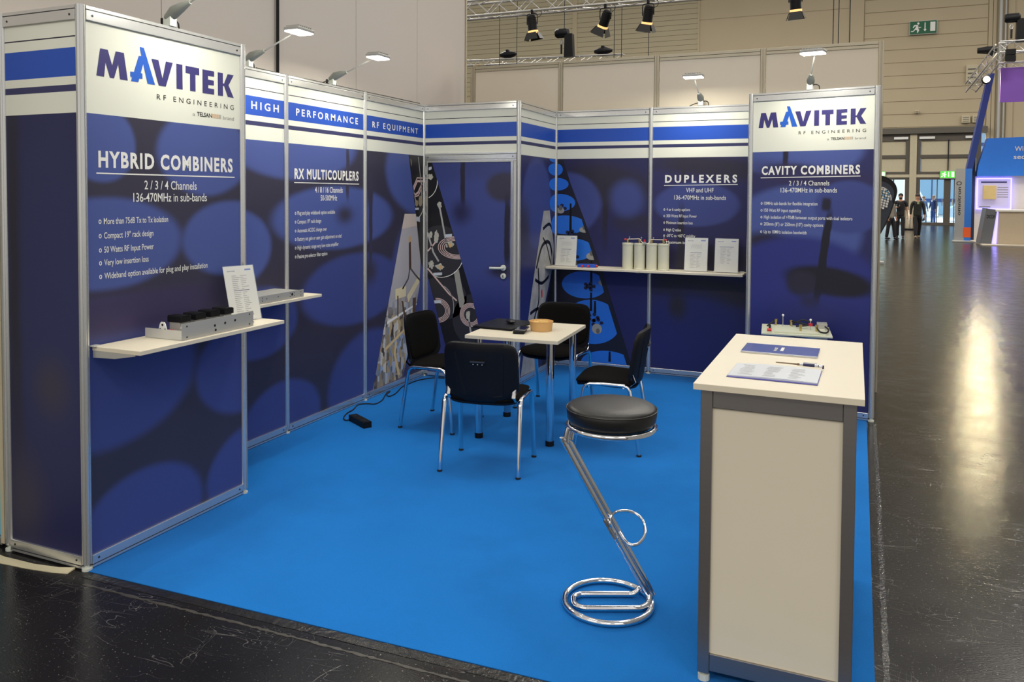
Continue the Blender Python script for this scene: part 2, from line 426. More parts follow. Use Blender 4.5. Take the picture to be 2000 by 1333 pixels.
wall = thing('wall_back', 'tall beige back wall of the exhibition hall', None, (3, YH, 0), 0, None, 'structure')
def wpart(b, name, m, label=None, stuff=False, smooth=False):
    o = b.build(name, m, wall, smooth=smooth, at=(0, 0, 0), label=label); o.location = (-3, -YH, 0)
    if stuff: o['kind'] = 'stuff'
    return o
b = MB(); hb(b, -30, 3.1, 0, 18, -.4, 0, True); hb(b, 9.75, 40, 0, 18, -.4, 0, True); hb(b, 3.1, 9.75, 5.1, 18, -.4, 0); wpart(b, 'wall_core', beige)
for i in range(17):
    z0 = 5.5+i*.715; wpart(hb(MB(), 3.7, 9.68, z0+.03, z0+.7, 0, .05), 'cladding_plank', beige)
for i in range(30):
    z0 = 8.4+i*.31; wpart(hb(MB(), -30, -5.52, z0+.012, z0+.3, 0, .06), 'ribbed_sheet', beige2)
for i in range(4):
    z0 = 5.0+i*3.65; wpart(hb(MB(), -5.44, 2.9, z0+.03, z0+3.63, 0, .03), 'wall_sheet', beige)
for a, c, d in ((2.96, 3.66, .12), (-13.5, -13.2, .1), (-5.53, -5.43, .1), (9.72, 9.9, .08), (9.93, 10.08, .08), (10.6, 10.9, .1)):
    wpart(hb(MB(), a, c, 0, 18, 0, d, True), 'pilaster', beige)
for px_ in (10.25, 10.47):
    a = hp(px_, 0)[0]; wpart(MB().tube([(a, YH-.25, 0), (a, YH-.25, 19)], .1 if px_ < 10.4 else .05, 10), 'conduit_pipe', steel, smooth=True)
# exit sign high on the wall
def exit_sign(label, x0, x1, z0, z1, n, lit, kind):
    a, c = hp((x0+x1)/2, z0); r = thing('exit_sign', label, 'sign', (a, YH-n, c))
    (xa, za), (xb, zb) = hp(x0, z0), hp(x1, z1); W_, H_ = xb-xa, zb-za
    gm = mat('exit_green_lit' if lit else 'exit_green', (70, 190, 60) if lit else (14, 92, 58), .5, emit=.8 if lit else 0)
    wm = mat('exit_white_lit', (240, 250, 200), .5, emit=1.2) if lit else white
    MB().box(-W_/2, W_/2, -.06, .06, 0, H_).build('sign_board', gm, r)
    MB().box(-W_/2-.03, W_/2+.03, -.05, .07, -.03, H_+.03).build('sign_rim', steel, r)
    def P(pl, nm='pictogram'):
        MB().prism([(-W_/2+u*W_, v*H_) for u, v in pl], lambda p, q, d: (p, d, q), -.068, -.062).build(nm, wm, r)
    P([(.76, .17), (.95, .17), (.95, .9), (.76, .9)], 'pictogram_door')
    P([(.545, .88), (.585, .88), (.585, .35), (.625, .35), (.565, .17), (.505, .35), (.545, .35)], 'pictogram_arrow')
    hx, hz = .31, .83; P([(hx+.045*math.cos(t*PI/5), hz+.09*math.sin(t*PI/5)) for t in range(10)], 'pictogram_runner')
    P([(.22, .74), (.3, .7), (.34, .55), (.31, .42), (.35, .3), (.3, .1), (.26, .1), (.28, .28), (.2, .35), (.14, .2), (.04, .18), (.04, .25), (.12, .27), (.18, .42), (.24, .62), (.18, .62), (.13, .48), (.1, .52), (.15, .72)], 'pictogram_runner')
    P([(.32, .62), (.36, .52), (.42, .54), (.42, .49), (.34, .45), (.3, .55)], 'pictogram_runner')
exit_sign('green emergency exit sign with running figure, arrow and door high on the hall wall', 5.97, 7.26, 10.58, 11.26, .18, False, 0)
exit_sign('small lit green exit sign above the glass doors beside the grey banner', 7.6, 8.28, 2.7, 3.07, .33, True, 1)
exit_sign('lit green exit sign partly hidden behind the black teardrop flag', 4.2, 4.9, 2.72, 3.07, .33, True, 1)
# small wall fittings
for nm, lb, ct, x0, x1, z0, z1 in (('junction_box', 'small beige junction box on the planked hall wall under the exit sign', 'box', 6.3, 6.5, 6.25, 6.4),
        ('control_box', 'beige wall control box left of its twin above the dark door beam', 'box', 8.55, 8.95, 5.66, 6.05),
        ('control_box', 'beige wall control box right of its twin beside the blue slanted beam', 'box', 9.05, 9.45, 5.66, 6.05),
        ('wall_unit', 'cream louvred unit on the hall wall behind the right truss', 'vent', 8.7, 9.25, 7.85, 8.75)):
    (xa, za), (xb, zb) = hp(x0, z0), hp(x1, z1)
    r = thing(nm, lb, ct, ((xa+xb)/2, YH-.06, za)); h = (xb-xa)/2
    MB().box(-h, h, -.25, 0, 0, zb-za, .02).build('housing', doorpan, r)
    for j in range(3): MB().box(-h*.7, h*.7, -.265, -.25, (zb-za)*(.2+.25*j), (zb-za)*(.28+.25*j)).build('slot', hallgrey, r)
# door front: header beam, frames, panels, glass
b = MB(); hb(b, 3.1, 9.75, 5.13, 5.45, 0, .5); o = b.build('door_header_beam', hallgrey, at=(6.5, YH, 5.4)); tag(o, 'long dark metal header beam above the hall doors', 'beam')
glass = mat('door_glass', (225, 240, 245), .03, 0, trans=1.0, vary=0); glass.node_tree.nodes['Principled BSDF'].inputs['IOR'].default_value = 1.02
for di, (xa, xb) in enumerate(((3.15, 6.1), (6.44, 9.5))):
    d = thing('door_%d' % (di+1), 'tall glazed hall door bay with beige upper panels', None, (hp(xa, 0)[0], YH, 0), 0, None, 'structure')
    def dp(b, name, m, label=None):
        o = b.build(name, m, d, label=label); o.location = (-hp(xa, 0)[0], -YH, 0); return o
    mid = xa+(xb-xa)*.5; wd = .16
    for a, c in ((xa, xa+.2), (xb-.2, xb)): dp(hb(MB(), a, c, 0, 5.1, 0, .2, True), 'door_jamb', doorbrown)
    for a, c in ((4.75, 5.1), (3.8, 3.98), (2.9, 3.05), (2.62, 2.74)): dp(hb(MB(), xa+.2, xb-.2, a, c, 0, .2), 'door_rail', doorbrown)
    dp(hb(MB(), xa, xb, 2.74, 2.9, 0, .26), 'door_transom', doorpan)
    xs = [xa+.22, mid-.02, mid+.02, xb-.22] if di else [xa+.2, 4.55, 4.62, xb-.2]
    dp(hb(MB(), xs[1], xs[2], 2.9, 4.8, 0, .22), 'door_mullion', blackpl)
    for a, c in ((xs[0], xs[1]), (xs[2], xs[3])):
        for z0, z1 in ((3.05, 3.8), (3.98, 4.75)): dp(hb(MB(), a, c, z0, z1, .02, .1), 'door_panel', doorpan)
    gl = [(6.66, 7.46), (7.5, 7.8), (8.12, 8.28), (8.32, 9.28)] if di else [(3.4, 4.3), (4.5, 5.3), (5.36, 5.82)]
    for a, c in gl:
        o = dp(hb(MB(), a, c, .28, 2.62, .06, .1), 'door_pane', glass)
    for a, c in (((7.46, 7.5), (7.8, 8.12), (8.28, 8.32)) if di else ((4.3, 4.5), (5.3, 5.36))): dp(hb(MB(), a, c, 0, 2.62, .02, .16, True), 'door_stile', doorbrown)
    dp(hb(MB(), xa+.2, xb-.2, .12, .28, .02, .18, True), 'door_threshold', doorbrown)
    for a, c in (((5.3, 6.0),) if not di else ((6.55, 7.3), (8.75, 9.4))): dp(hb(MB(), a, c, 4.84, 4.97, .2, .34), 'door_closer', white)
    for a in ((7.7, 8.2) if di else (5.28,)): dp(hb(MB(), a, a+.04, 1.2, 1.55, .16, .26), 'door_handle', chrome)
o = hb(MB(), 6.1, 6.44, 0, 5.1, -.1, .3, True); hb(o, 6.25, 6.29, 0, 5.1, .3, .31, True); o = o.build('trim_1', doorpan); tag(o, 'beige post between the two hall door bays', kind='structure')
# outside the doors
o = MB().box(-15, 40, 52.0, 95, -.2, -.02).build('ground_outside', mat('pale_paving', (200, 205, 212), .8)); tag(o, 'pale paving outside the hall doors', kind='structure')
fac = thing('office_building', 'pale blue glass building seen through the hall doors', 'building', (12, 84, 0))
MB().box(-30, 30, 0, 6, 0, 14).build('wall', mat('pale_blue_facade', (150, 190, 225), .3), fac)
for i in range(14):
    MB().box(-15+i*2.2, -14.9+i*2.2, -.06, 0, 0, 14).build('mullion', mat('facade_mullion', (60, 90, 140), .4), fac)
for i in range(5): MB().box(-30, 30, -.08, 0, 1.2+i*2.6, 1.5+i*2.6).build('spandrel', mat('facade_dark_band', (50, 84, 150), .4), fac)
def van(label, x, y, L_, H_, col, cat, nm):
    r = thing(nm, label, cat, (x, y, 0)); pm = mat(nm+'_paint', col, .3, coat=.5)
    if nm == 'van': prof = [(0, .35), (L_, .35), (L_, 1.05), (L_*.86, 1.3), (L_*.72, H_*.93), (L_*.66, H_), (.08, H_), (0, H_-.15)]
    else: prof = [(0, .3), (L_, .3), (L_, .75), (L_*.97, .9), (L_*.72, 1.0), (L_*.56, H_), (L_*.22, H_), (L_*.05, 1.0), (0, .85)]
    MB().prism(prof, lambda a, c, d: (a, d, c), 0, 1.9).build('car_body', pm, r)
    gm = mat('dark_car_glass', (30, 50, 70), .1)
    win = [(L_*.70, 1.25), (L_*.83, 1.3), (L_*.71, H_*.88), (L_*.62, H_*.88), (L_*.62, 1.25)] if nm == 'van' else [(L_*.28, 1.0), (L_*.68, 1.0), (L_*.55, H_-.08), (L_*.27, H_-.08)]
    MB().prism(win, lambda a, c, d: (a, d, c), -.02, .01).build('side_window', gm, r)
    for wx in (L_*.2, L_*.8):
        wh = MB().lathe([(.36, 0), (.36, .2)], (wx, -.04, .36), 20, 'y').build('wheel', rubber, r)
        MB().lathe([(.2, 0), (.2, .04)], (wx, -.06, .36), 16, 'y').build('hub', steel, wh)
    MB().box(L_-.1, L_+.03, .1, 1.8, .3, .6).build('bumper', rubber, r)
van('white delivery van parked outside the glass doors', 3.4, 59, 5.2, 2.9, (235, 238, 242), 'van', 'van')
van('silver grey car parked outside right of the white van', 9.4, 60.5, 4.4, 1.5, (160, 180, 200), 'car', 'car')

# ---------------------------------------------------------------- carpet, tapes
o = MB().prism([(.0, -.01), (2.3, .06), (3.19, .09), (3.235, 4.3), (3.1, 4.99), (-.5, 4.99), (-.5, 1.0), (0, 1.0)], lambda a, c, d: (a, c, d), 0.0, .004).build('carpet', carpet_mat(), at=(1.5, 2.5, 0))
tag(o, 'bright blue fitted carpet covering the stand floor', 'carpet')
def strip_geo(pts, w, z0, z1, wob=0.0, n=60):
    P = [Vector((*p, 0)) for p in pts]; out = []
    tot = [(P[i+1]-P[i]).length for i in range(len(P)-1)]; T = sum(tot)
    for k in range(n+1):
        s_ = T*k/n; i = 0
        while i < len(tot)-1 and s_ > tot[i]: s_ -= tot[i]; i += 1
        p = P[i].lerp(P[i+1], min(1, s_/tot[i])); d = (P[i+1]-P[i]).normalized(); nn = Vector((-d.y, d.x, 0))
        out.append((p+nn*(w/2+random.uniform(-wob, wob)), p-nn*(w/2+random.uniform(-wob, wob)), z1+random.uniform(0, wob*.25)))
    b = MB(); vs = []; fs = []
    for a, c, z in out: vs += [(a.x, a.y, z), (c.x, c.y, z), (a.x, a.y, z0), (c.x, c.y, z0)]
    for i in range(n): q = i*4; fs += [(q, q+1, q+5, q+4), (q, q+4, q+6, q+2), (q+1, q+3, q+7, q+5)]
    fs += [(0, 2, 3, 1), (n*4, n*4+1, n*4+3, n*4+2)]
    return b.add(vs, fs)
tapem = mat('worn_clear_tape', (34, 33, 31), .2, vary=.6, vscale=14, bump=.5, bscale=40)
o = strip_geo([(.03, -.03), (2.35, .035), (3.3, .06)], .055, 0, .0012, .002, 120).build('floor_tape', tapem, at=(1.6, 0, 0)); tag(o, 'worn dark tape along the front edge of the blue carpet', 'tape')
o = strip_geo([(.1, -.1), (1.0, -.075), (1.9, -.06), (3.2, -.05)], .012, 0, .001, .004, 150).build('floor_tape', mat('scuffed_tape_edge', (64, 62, 58), .4, vary=.6, vscale=22), at=(1.6, -.08, 0)); tag(o, 'thin scuffed grey tape remnant on the black floor in front of the carpet', 'tape')
o = strip_geo([(3.225, .06), (3.26, 2.2), (3.285, 4.0)], .022, 0, .0015, .003, 120).build('floor_tape', mat('shiny_edge_tape', (46, 46, 48), .15, vary=.6, vscale=25, bump=.6, bscale=60), at=(3.25, 2, 0)); tag(o, 'shiny crinkled tape along the right edge of the blue carpet', 'tape')
# paper strip lying at the left corner
vs = []; fs = []
pl = [(-.62, -.06), (-.45, -.09), (-.27, -.075), (-.13, -.055), (-.055, -.035)]
for i, (x, y) in enumerate(pl): vs += [(x, y+.018, .006+.004*math.sin(i*2)), (x+.006, y-.025, .003), (x, y+.018, .002), (x+.006, y-.025, 0)]
for i in range(4): q = i*4; fs += [(q, q+1, q+5, q+4), (q, q+4, q+6, q+2), (q+1, q+3, q+7, q+5), (q+2, q+6, q+7, q+3)]
fs += [(0, 2, 3, 1), (16, 17, 19, 18)]
o = MB().add(vs, fs).build('paper_strip', mat('cream_paper_strip', (214, 205, 172), .6), at=(-.3, -.07, 0)); tag(o, 'cream torn paper strip on the floor beside the front corner post', 'paper')

# ---------------------------------------------------------------- booth posts and panels
def post_mesh(H=2.5, r=.02):
    pts = []
    for k in range(8):
        a = k*PI/4
        for da, rr in ((-.3, r), (-.13, r), (-.11, r*.78), (.11, r*.78), (.13, r), (.3, r)):
            pts.append((rr*math.cos(a+da)*1.02, rr*math.sin(a+da)*1.02))
    return MB().prism(pts, lambda a, c, d: (a, c, d), .03, H)
def post(x, y, label, H=2.5, m=None, r=.02):
    t = thing('aluminium_post', label, 'post', (x, y, 0), 0.0, 'upright posts of the stand walls')
    post_mesh(H, r).build('profile', m or alu, t)
    MB().lathe([(.022, 0), (.022, .012), (.01, .014), (.01, .032)], (0, 0, .001), 14).build('levelling_foot', lampwhite, t)
    return t
P = {'m': (-.503, 0), '0': (0, 0), '1': (0, 1.0145), '1b': (-.503, 1.0145), '2': (-.503, 2.03), '3': (-.503, 3.02), '4': (-.503, 4.012),
     '5': (.4355, 4.012), '6': (.4355, 4.98), '7': (1.375, 4.98), '8': (2.333, 4.98), '9': (2.347, 4.267), '10': (3.261, 4.068), '11': (3.24, 4.98)}
PL = {'m': 'aluminium post at the far left edge of the stand', '0': 'aluminium post at the front left corner with paper strip at its foot', '1': 'aluminium post at the right end of the hybrid combiners panel',
      '1b': 'aluminium post hidden behind the hybrid combiners panel', '2': 'aluminium post between the HIGH and PERFORMANCE panels', '3': 'aluminium post between the PERFORMANCE and RF EQUIPMENT panels',
      '4': 'aluminium post in the corner left of the door', '5': 'aluminium post right of the door at the storage room corner', '6': 'thin aluminium post in the rear corner behind the blue disc print',
      '7': 'aluminium post behind the row of white cylinders', '8': 'aluminium post at the right end of the rear wall, hidden by the cavity combiners panel', '9': 'aluminium post at the left edge of the cavity combiners panel', '10': 'aluminium post at the right edge of the cavity combiners panel',
      '11': 'aluminium post at the rear right corner behind the cavity combiners panel'}
for k, (x, y) in P.items(): post(x, y, PL[k])

def panel(a, c, label, blobs, plain=False, z_split=None, name='wall_panel', base=BLUE2):
    (x0, y0), (x1, y1) = P[a], P[c]; L_ = math.hypot(x1-x0, y1-y0); an = math.atan2(y1-y0, x1-x0)
    r = thing(name, label, 'wall panel', (x0, y0, 0), an, 'printed panels of the stand')
    e = .019
    pm = print_mat('print_'+a+c, blobs, plain, base=base)
    MB().box(e, L_-e, -.0035, .0035, .05, 2.45).build('printed_board', pm, r)
    for z0, z1, nm in ((2.437, 2.481, 'top_rail'), (.022, .062, 'bottom_rail')):
        t = MB().box(e, L_-e, -.014, .014, z0, z1, .0015).build(nm, alu, r)
        MB().box(e, L_-e, -.0125, .0125, z1 if nm == 'top_rail' else z0-.004, z1+.004 if nm == 'top_rail' else z0).build('rail_groove', aludark, t)
        MB().box(e, L_-e, -.014, .014, (z1+.004) if nm == 'top_rail' else z0-.014, (z1+.018) if nm == 'top_rail' else z0-.004).build('rail_lip', alu, t)
        for sx in (.05, L_-.05): MB().lathe([(.005, 0), (.005, .001), (.002, .0015)], (sx, -.0155, (z0+z1)/2), 10, 'y').build('rail_screw', aludark, t)
    r['len'] = L_
    return r
def C(cx, cz, rx, rz, col=BLUE, soft=.1, rot=0): return (cx, cz, rx, rz, rot, col, soft)
ROD = DARK+(0,)
# side panel
pS = panel('m', '0', 'dark blue panel at the left end with striped top facing the hall', [C(.2, 1.2, .5, .8, (40, 46, 88), .6), C(.06, 1.4, .04, 1.0, DK2, .9), C(.1, .25, .12, .2, DARK, .9), C(.3, .8, .1, .12, DARK, .9)], base=(36, 38, 82))
pH = panel('0', '1', 'large front panel headed HYBRID COMBINERS with the logo above', [C(.1, 1.9, .19, .17, BLUE), C(.74, 1.89, .32, .22, BLUE), C(.12, 1.45, .44, .21, BLUE), C(.93, 1.44, .36, .2, BLUE), C(.12, .85, .54, .34, BLUE2), C(.3, 1.12, .5, .1, (56, 50, 86), .5), C(1.0, .72, .34, .25, BLUE2), C(.33, .12, .37, .24, BLUE2), C(1.05, .1, .32, .28, BLUE2)], plain=True, base=DARK)
logo(pH, .076, .948, 2.2, .125)
text(pH, 'HYBRID COMBINERS', .08, .936, 1.795, .075, white, bold=.036, spacing=1.2, name='heading_text')
flat(pH, 'heading_rule', [[(.069, 1.766), (.951, 1.766), (.951, 1.772), (.069, 1.772)]], white)
text(pH, '2 / 3 / 4 Channels', .336, .671, 1.699, .042, white, bold=.006, name='subheading_text')
text(pH, '136-470MHz in sub-bands', .27, .742, 1.64, .041, white, bold=.006, name='subheading_text')
bullets(pH, .077, [(1.54, .479, 'More than 75dB Tx to Tx isolation'), (1.475, .387, 'Compact 19" rack design'), (1.411, .388, '50 Watts RF Input Power'), (1.353, .356, 'Very low insertion loss'), (1.292, .743, 'Wideband option available for plug and play installation')])
pB = panel('1', '1b', 'plain back panel closing the storage end behind the hybrid combiners panel', [])
# left wall: y offsets
def off(bl, o): return [(q[0]-o,)+tuple(q[1:]) for q in bl]
LW = [C(2.15, 2.05, .75, .27), C(1.5, 1.33, .37, .25), C(2.66, 1.5, .78, .24), C(2.9, .93, .7, .28, BLUE2), C(1.75, .82, .4, .24, BLUE2), C(3.1, .15, .58, .42, BLUE2), C(2.0, .1, .42, .28, BLUE2), C(3.95, 1.9, .6, .4, BLUE), C(3.9, .8, .5, .7, BLUE2),
      C(2.78, 1.85, .022, .2, ROD, .3), C(2.74, 1.52, .1, .06, DARK, .9), C(3.11, 1.45, .025, .36, ROD, .25), C(3.1, 1.72, .04, .12, ROD, .5), C(3.1, 1.05, .09, .09, DARK, .9)]
pL1 = panel('1b', '2', 'left wall panel with the banner word HIGH', off(LW, P['1b'][1]), base=DARK)
pL2 = panel('2', '3', 'left wall panel headed RX MULTICOUPLERS under the banner word PERFORMANCE', off(LW, P['2'][1]), base=DARK)
pL3 = panel('3', '4', 'left wall panel with the banner words RF EQUIPMENT and a silver circuit wedge', off(LW, P['3'][1]), base=DARK)
y = P['1b'][1]; text(pL1, 'HIGH', 1.678-y, 1.954-y, 2.234, .05, white, bold=.02, spacing=1.5, name='banner_text')
y = P['2'][1]; text(pL2, 'PERFORMANCE', 2.142-y, 2.923-y, 2.232, .05, white, bold=.02, spacing=1.5, name='banner_text')
text(pL2, 'RX MULTICOUPLERS', 2.122-y, 2.93-y, 1.786, .074, white, bold=.036, spacing=1.2, name='heading_text')
flat(pL2, 'heading_rule', [[(2.119-y, 1.757), (2.937-y, 1.757), (2.937-y, 1.763), (2.119-y, 1.763)]], white)
text(pL2, '4 / 8 / 16 Channels', 2.359-y, 2.71-y, 1.69, .042, white, bold=.006, name='subheading_text')
text(pL2, '50-500MHz', 2.428-y, 2.636-y, 1.631, .04, white, bold=.006, name='subheading_text')
bullets(pL2, 2.124-y, [(1.531, 2.608-y, 'Plug and play wideband option available'), (1.469, 2.433-y, 'Compact 19" rack design'), (1.406, 2.503-y, 'Automatic AC/DC change over'), (1.346, 2.696-y, 'Factory set gain or user gain adjustment on site!'), (1.285, 2.655-y, 'High dynamic range very low noise amplifier'), (1.222, 2.509-y, 'Passive pre-selector filter option')])
y = P['3'][1]; text(pL3, 'RF EQUIPMENT', 3.133-y, 3.892-y, 2.226, .049, white, bold=.02, spacing=1.5, name='banner_text')
# wedges on left wall panel 3
wg = mat('print_wedge_black', (17, 17, 24), .4, vary=.2)
wgd = mat('print_disc_charcoal', (44, 44, 50), .4, vary=.2)
wire = mat('print_grey_rod', (168, 168, 168), .4); pink = mat('print_pink_cable', (206, 180, 176), .4); lab = mat('print_label', (190, 198, 210), .4)
def collage_mat():
    m = bpy.data.materials.new('print_circuit_photo'); m.use_nodes = True; nt = m.node_tree; N = nt.nodes; K = nt.links; b = N['Principled BSDF']; b.inputs['Roughness'].default_value = .4
    tc = N.new('ShaderNodeTexCoord'); mp = N.new('ShaderNodeMapping'); mp.inputs['Scale'].default_value = (26, 1, 14); K.new(tc.outputs['Object'], mp.inputs[0])
    v = N.new('ShaderNodeTexVoronoi'); v.distance = 'CHEBYCHEV'; K.new(mp.outputs[0], v.inputs['Vector']); v.inputs['Scale'].default_value = 1
    rp = N.new('ShaderNodeValToRGB'); sc = N.new('ShaderNodeSeparateColor'); K.new(v.outputs['Color'], sc.inputs[0]); K.new(sc.outputs[0], rp.inputs[0])
    cs = [(0, (60, 56, 60)), (.2, (120, 104, 84)), (.4, (190, 170, 130)), (.55, (120, 126, 134)), (.7, (150, 172, 205)), (.85, (214, 206, 190)), (1, (90, 84, 80))]
    e = rp.color_ramp.elements; e[0].color = L3(cs[0][1]); e[1].color = L3(cs[-1][1])
    for p_, c_ in cs[1:-1]: q = e.new(p_); q.color = L3(c_)
    sp = N.new('ShaderNodeSeparateXYZ'); K.new(tc.outputs['Object'], sp.inputs[0])
    r2 = N.new('ShaderNodeValToRGB'); K.new(sp.outputs[2], r2.inputs[0]); 
    e = r2.color_ramp.elements; e[0].position = .3; e[0].color = L3((150, 150, 152)); e[1].position = 1.0; e[1].color = L3((176, 174, 180))
    mr = N.new('ShaderNodeMapRange'); mr.inputs[1].default_value = .82; mr.inputs[2].default_value = .6; K.new(sp.outputs[2], mr.inputs[0])
    mx = N.new('ShaderNodeMix'); mx.data_type = 'RGBA'; K.new(mr.outputs[0], mx.inputs[0]); K.new(r2.outputs[0], mx.inputs[6]); K.new(rp.outputs[0], mx.inputs[7])
    K.new(mx.outputs[2], b.inputs['Base Color']); return m
W1 = [(3.656-y, 1.509), (3.857-y, 1.505), (3.944-y, 1.073), (3.925-y, .84), (3.632-y, .07), (3.139-y, .064)]
W1c = [(3.656-y, 1.509), (3.857-y, 1.505), (3.944-y, 1.073), (3.925-y, .84), (3.79-y, .45), (3.632-y, .07), (3.139-y, .064)]
flat(pL3, 'print_wedge_silver', [W1c], collage_mat(), n=.0004)
flat(pL3, 'print_wedge_top', [clip([(0, 1.33), (1, 1.41), (1, 2), (0, 2)], W1c)], mat('print_pale_rose', (206, 192, 184), .4), n=.0007)
def onw(pts, cv, o=y): return clip([(a-o, c) for a, c in pts], cv)
flat(pL3, 'print_connector', [onw([(3.73, 1.26), (3.765, 1.27), (3.775, 1.02), (3.735, 1.0)], W1c)], mat('print_brown', (70, 48, 36), .4), n=.0009)
flat(pL3, 'print_connector', [onw([(3.725, 1.30), (3.765, 1.31), (3.765, 1.26), (3.73, 1.25)], W1c)], mat('print_gold', (205, 165, 105), .4), n=.001)
flat(pL3, 'print_leads', [[p for p in onw(q, W1c, 0)] for q in ribbon([(3.75-y, 1.02), (3.72-y, .93), (3.62-y, .85)], .018)+ribbon([(3.76-y, 1.02), (3.84-y, .96), (3.93-y, .9)], .018)], mat('print_dark_grey', (76, 72, 78), .4), n=.001)
flat(pL3, 'print_bracket', [onw([(3.5, .86), (3.68, .87), (3.68, .78), (3.5, .77)], W1c), onw([(3.7, .78), (3.92, .95), (3.92, .88), (3.72, .72)], W1c)], mat('print_cream', (222, 210, 172), .4), n=.001)
flat(pL3, 'print_rail', [onw([(3.36, .60), (3.9, .70), (3.9, .685), (3.36, .575)], W1c)], white, n=.0012)
flat(pL3, 'print_rods', [onw([(3.53, .8), (3.55, .8), (3.55, .62), (3.53, .62)], W1c), onw([(3.80, .75), (3.86, .75), (3.86, .5), (3.80, .5)], W1c), onw([(3.6, .75), (3.63, .74), (3.74, .4), (3.71, .39)], W1c)], mat('print_brown2', (88, 70, 56), .4), n=.0014)
flat(pL3, 'print_gold_bars', [onw([(3.33, .38), (3.72, .52), (3.72, .5), (3.33, .35)], W1c), onw([(3.5, .4), (3.53, .4), (3.5, .3), (3.58, .1), (3.54, .1), (3.47, .3)], W1c)], mat('print_gold2', (214, 190, 140), .4), n=.0014)
W2 = [(3.726-y, 2.03), (P['4'][1]-.02-y, 2.03), (P['4'][1]-.02-y, 1.0), (3.944-y, 1.073), (3.857-y, 1.505)]
flat(pL3, 'print_wedge_black', [W2], wg, n=.0005)
def rb(p, nm, pts, w_, m, cv, n=.0009): flat(p, nm, [clip(q, cv) for q in ribbon(pts, w_)], m, n=n)
W2L = W2
rb(pL3, 'print_rod', [(3.752-y, 1.97), (3.80-y, 1.75), (3.86-y, 1.6)], .012, wire, W2L); rb(pL3, 'print_rod', [(3.9-y, 2.02), (3.96-y, 1.75), (3.97-y, 1.6)], .01, wire, W2L)
rb(pL3, 'print_cable', [(3.98-y, 1.8), (3.88-y, 1.8), (3.8-y, 1.7), (3.8-y, 1.66), (3.9-y, 1.7), (3.97-y, 1.78)], .02, pink, W2L)
rb(pL3, 'print_cable', [(3.98-y, 1.83), (3.88-y, 1.83), (3.78-y, 1.71), (3.79-y, 1.65), (3.9-y, 1.67), (3.97-y, 1.74)], .012, pink, W2L)
flat(pL3, 'print_connector', [clip(circ(3.94-y, 1.62, .035, .05, 12), W2L), clip(circ(3.76-y, 1.955, .018, .04, 12), W2L), clip(circ(3.87-y, 1.6, .03, .03, 12), W2L)], mat('print_bronze', (150, 138, 112), .4), n=.0011)
rb(pL3, 'print_disc_edge', [(3.85-y+.16*math.cos(t*.2), 1.62+.16*math.sin(t*.2)) for t in range(-9, 0)], .006, white, W2L)
flat(pL3, 'print_label', [[(3.845-y, 1.54), (3.91-y, 1.54), (3.91-y, 1.56), (3.845-y, 1.56)], [(3.865-y, 1.44), (3.93-y, 1.43), (3.93-y, 1.475), (3.865-y, 1.48)]], lab, n=.0012)

# ---- storage room door wall
dx0 = P['4'][0]
def dsx(x): return x-dx0
ROD = (38, 36, 54, 0)
DB = [C(dsx(.1), 1.2, .9, .62, BLUE2), C(dsx(.3), 1.75, .17, .13, DARK, .25), C(dsx(-.1), 1.8, .024, .22, ROD, .3), C(dsx(-.12), 1.52, .09, .09, (40, 40, 78), .9), C(dsx(.33), 1.35, .025, .3, ROD, .3), C(dsx(.3), 1.0, .13, .05, DARK, .9), C(dsx(.2), .5, .6, .3, (38, 44, 108), .9)]
t = thing('wall_panel', 'striped header panel above the storage room door', 'wall panel', (dx0, P['4'][1], 0), 0, 'printed panels of the stand')
LD = P['5'][0]-dx0; e = .019
MB().box(e, LD-e, -.0035, .0035, 2.02, 2.45).build('printed_board', print_mat('print_doorhead', []), t)
for z0, z1 in ((2.437, 2.481), (1.998, 2.038)):
    q = MB().box(e, LD-e, -.014, .014, z0, z1, .0015).build('top_rail', alu, t); MB().box(e, LD-e, -.0125, .0125, z1, z1+.004).build('rail_groove', aludark, q)
    MB().box(e, LD-e, -.014, .014, z1+.004, z1+.018).build('rail_lip', alu, q)
    for sx in (.05, LD-.05): MB().lathe([(.005, 0), (.005, .001), (.002, .0015)], (sx, -.0155, (z0+z1)/2), 10, 'y').build('rail_screw', aludark, q)
MB().box(e, LD-e, -.012, .012, 1.982, 1.996).build('mid_rail', alu, t)
d = thing('door_3', 'storage room door of the stand covered with the cavity filter print', None, (dx0, P['4'][1], 0), 0, None, 'structure')
MB().box(.045, LD-.07, -.0035, .0035, .04, 1.975).build('door_leaf', print_mat('print_door', DB, bands=False), d)
for a, c in ((.02, .045), (LD-.07, LD-.045)): MB().box(a, c, -.014, .014, .03, 1.98, .002).build('door_frame', alu, d)
MB().box(LD-.043, LD-.021, -.01, .012, .03, 1.98, .002).build('door_jamb', steeld, d)
MB().box(.045, LD-.07, -.012, .012, .02, .05).build('bottom_rail', alu, d); MB().box(.02, LD-.045, -.012, .012, 1.972, 1.981).build('door_top_edge', steeld, d)
hx = dsx(.302); hnd = MB().lathe([(.026, 0), (.026, -.01), (.022, -.014)], (hx, -.014, 1.038), 20, 'y').tube([(hx, -.014, 1.038), (hx, -.05, 1.038), (hx-.02, -.058, 1.037), (hx-.115, -.055, 1.035)], .0105, 10).build('door_handle', lampwhite, d, smooth=True)
k = MB().lathe([(.026, 0), (.026, -.008), (.022, -.011)], (hx, -.014, .965), 20, 'y').build('key_rosette', lampwhite, d, smooth=True)
MB().box(hx-.003, hx+.003, -.028, -.0245, .953, .975).build('keyhole', blackpl, k)
for z in (1.9, 1.75, .3): MB().tube([(.03, -.018, z-.04), (.03, -.018, z+.04)], .006, 8).build('hinge', steel, d)
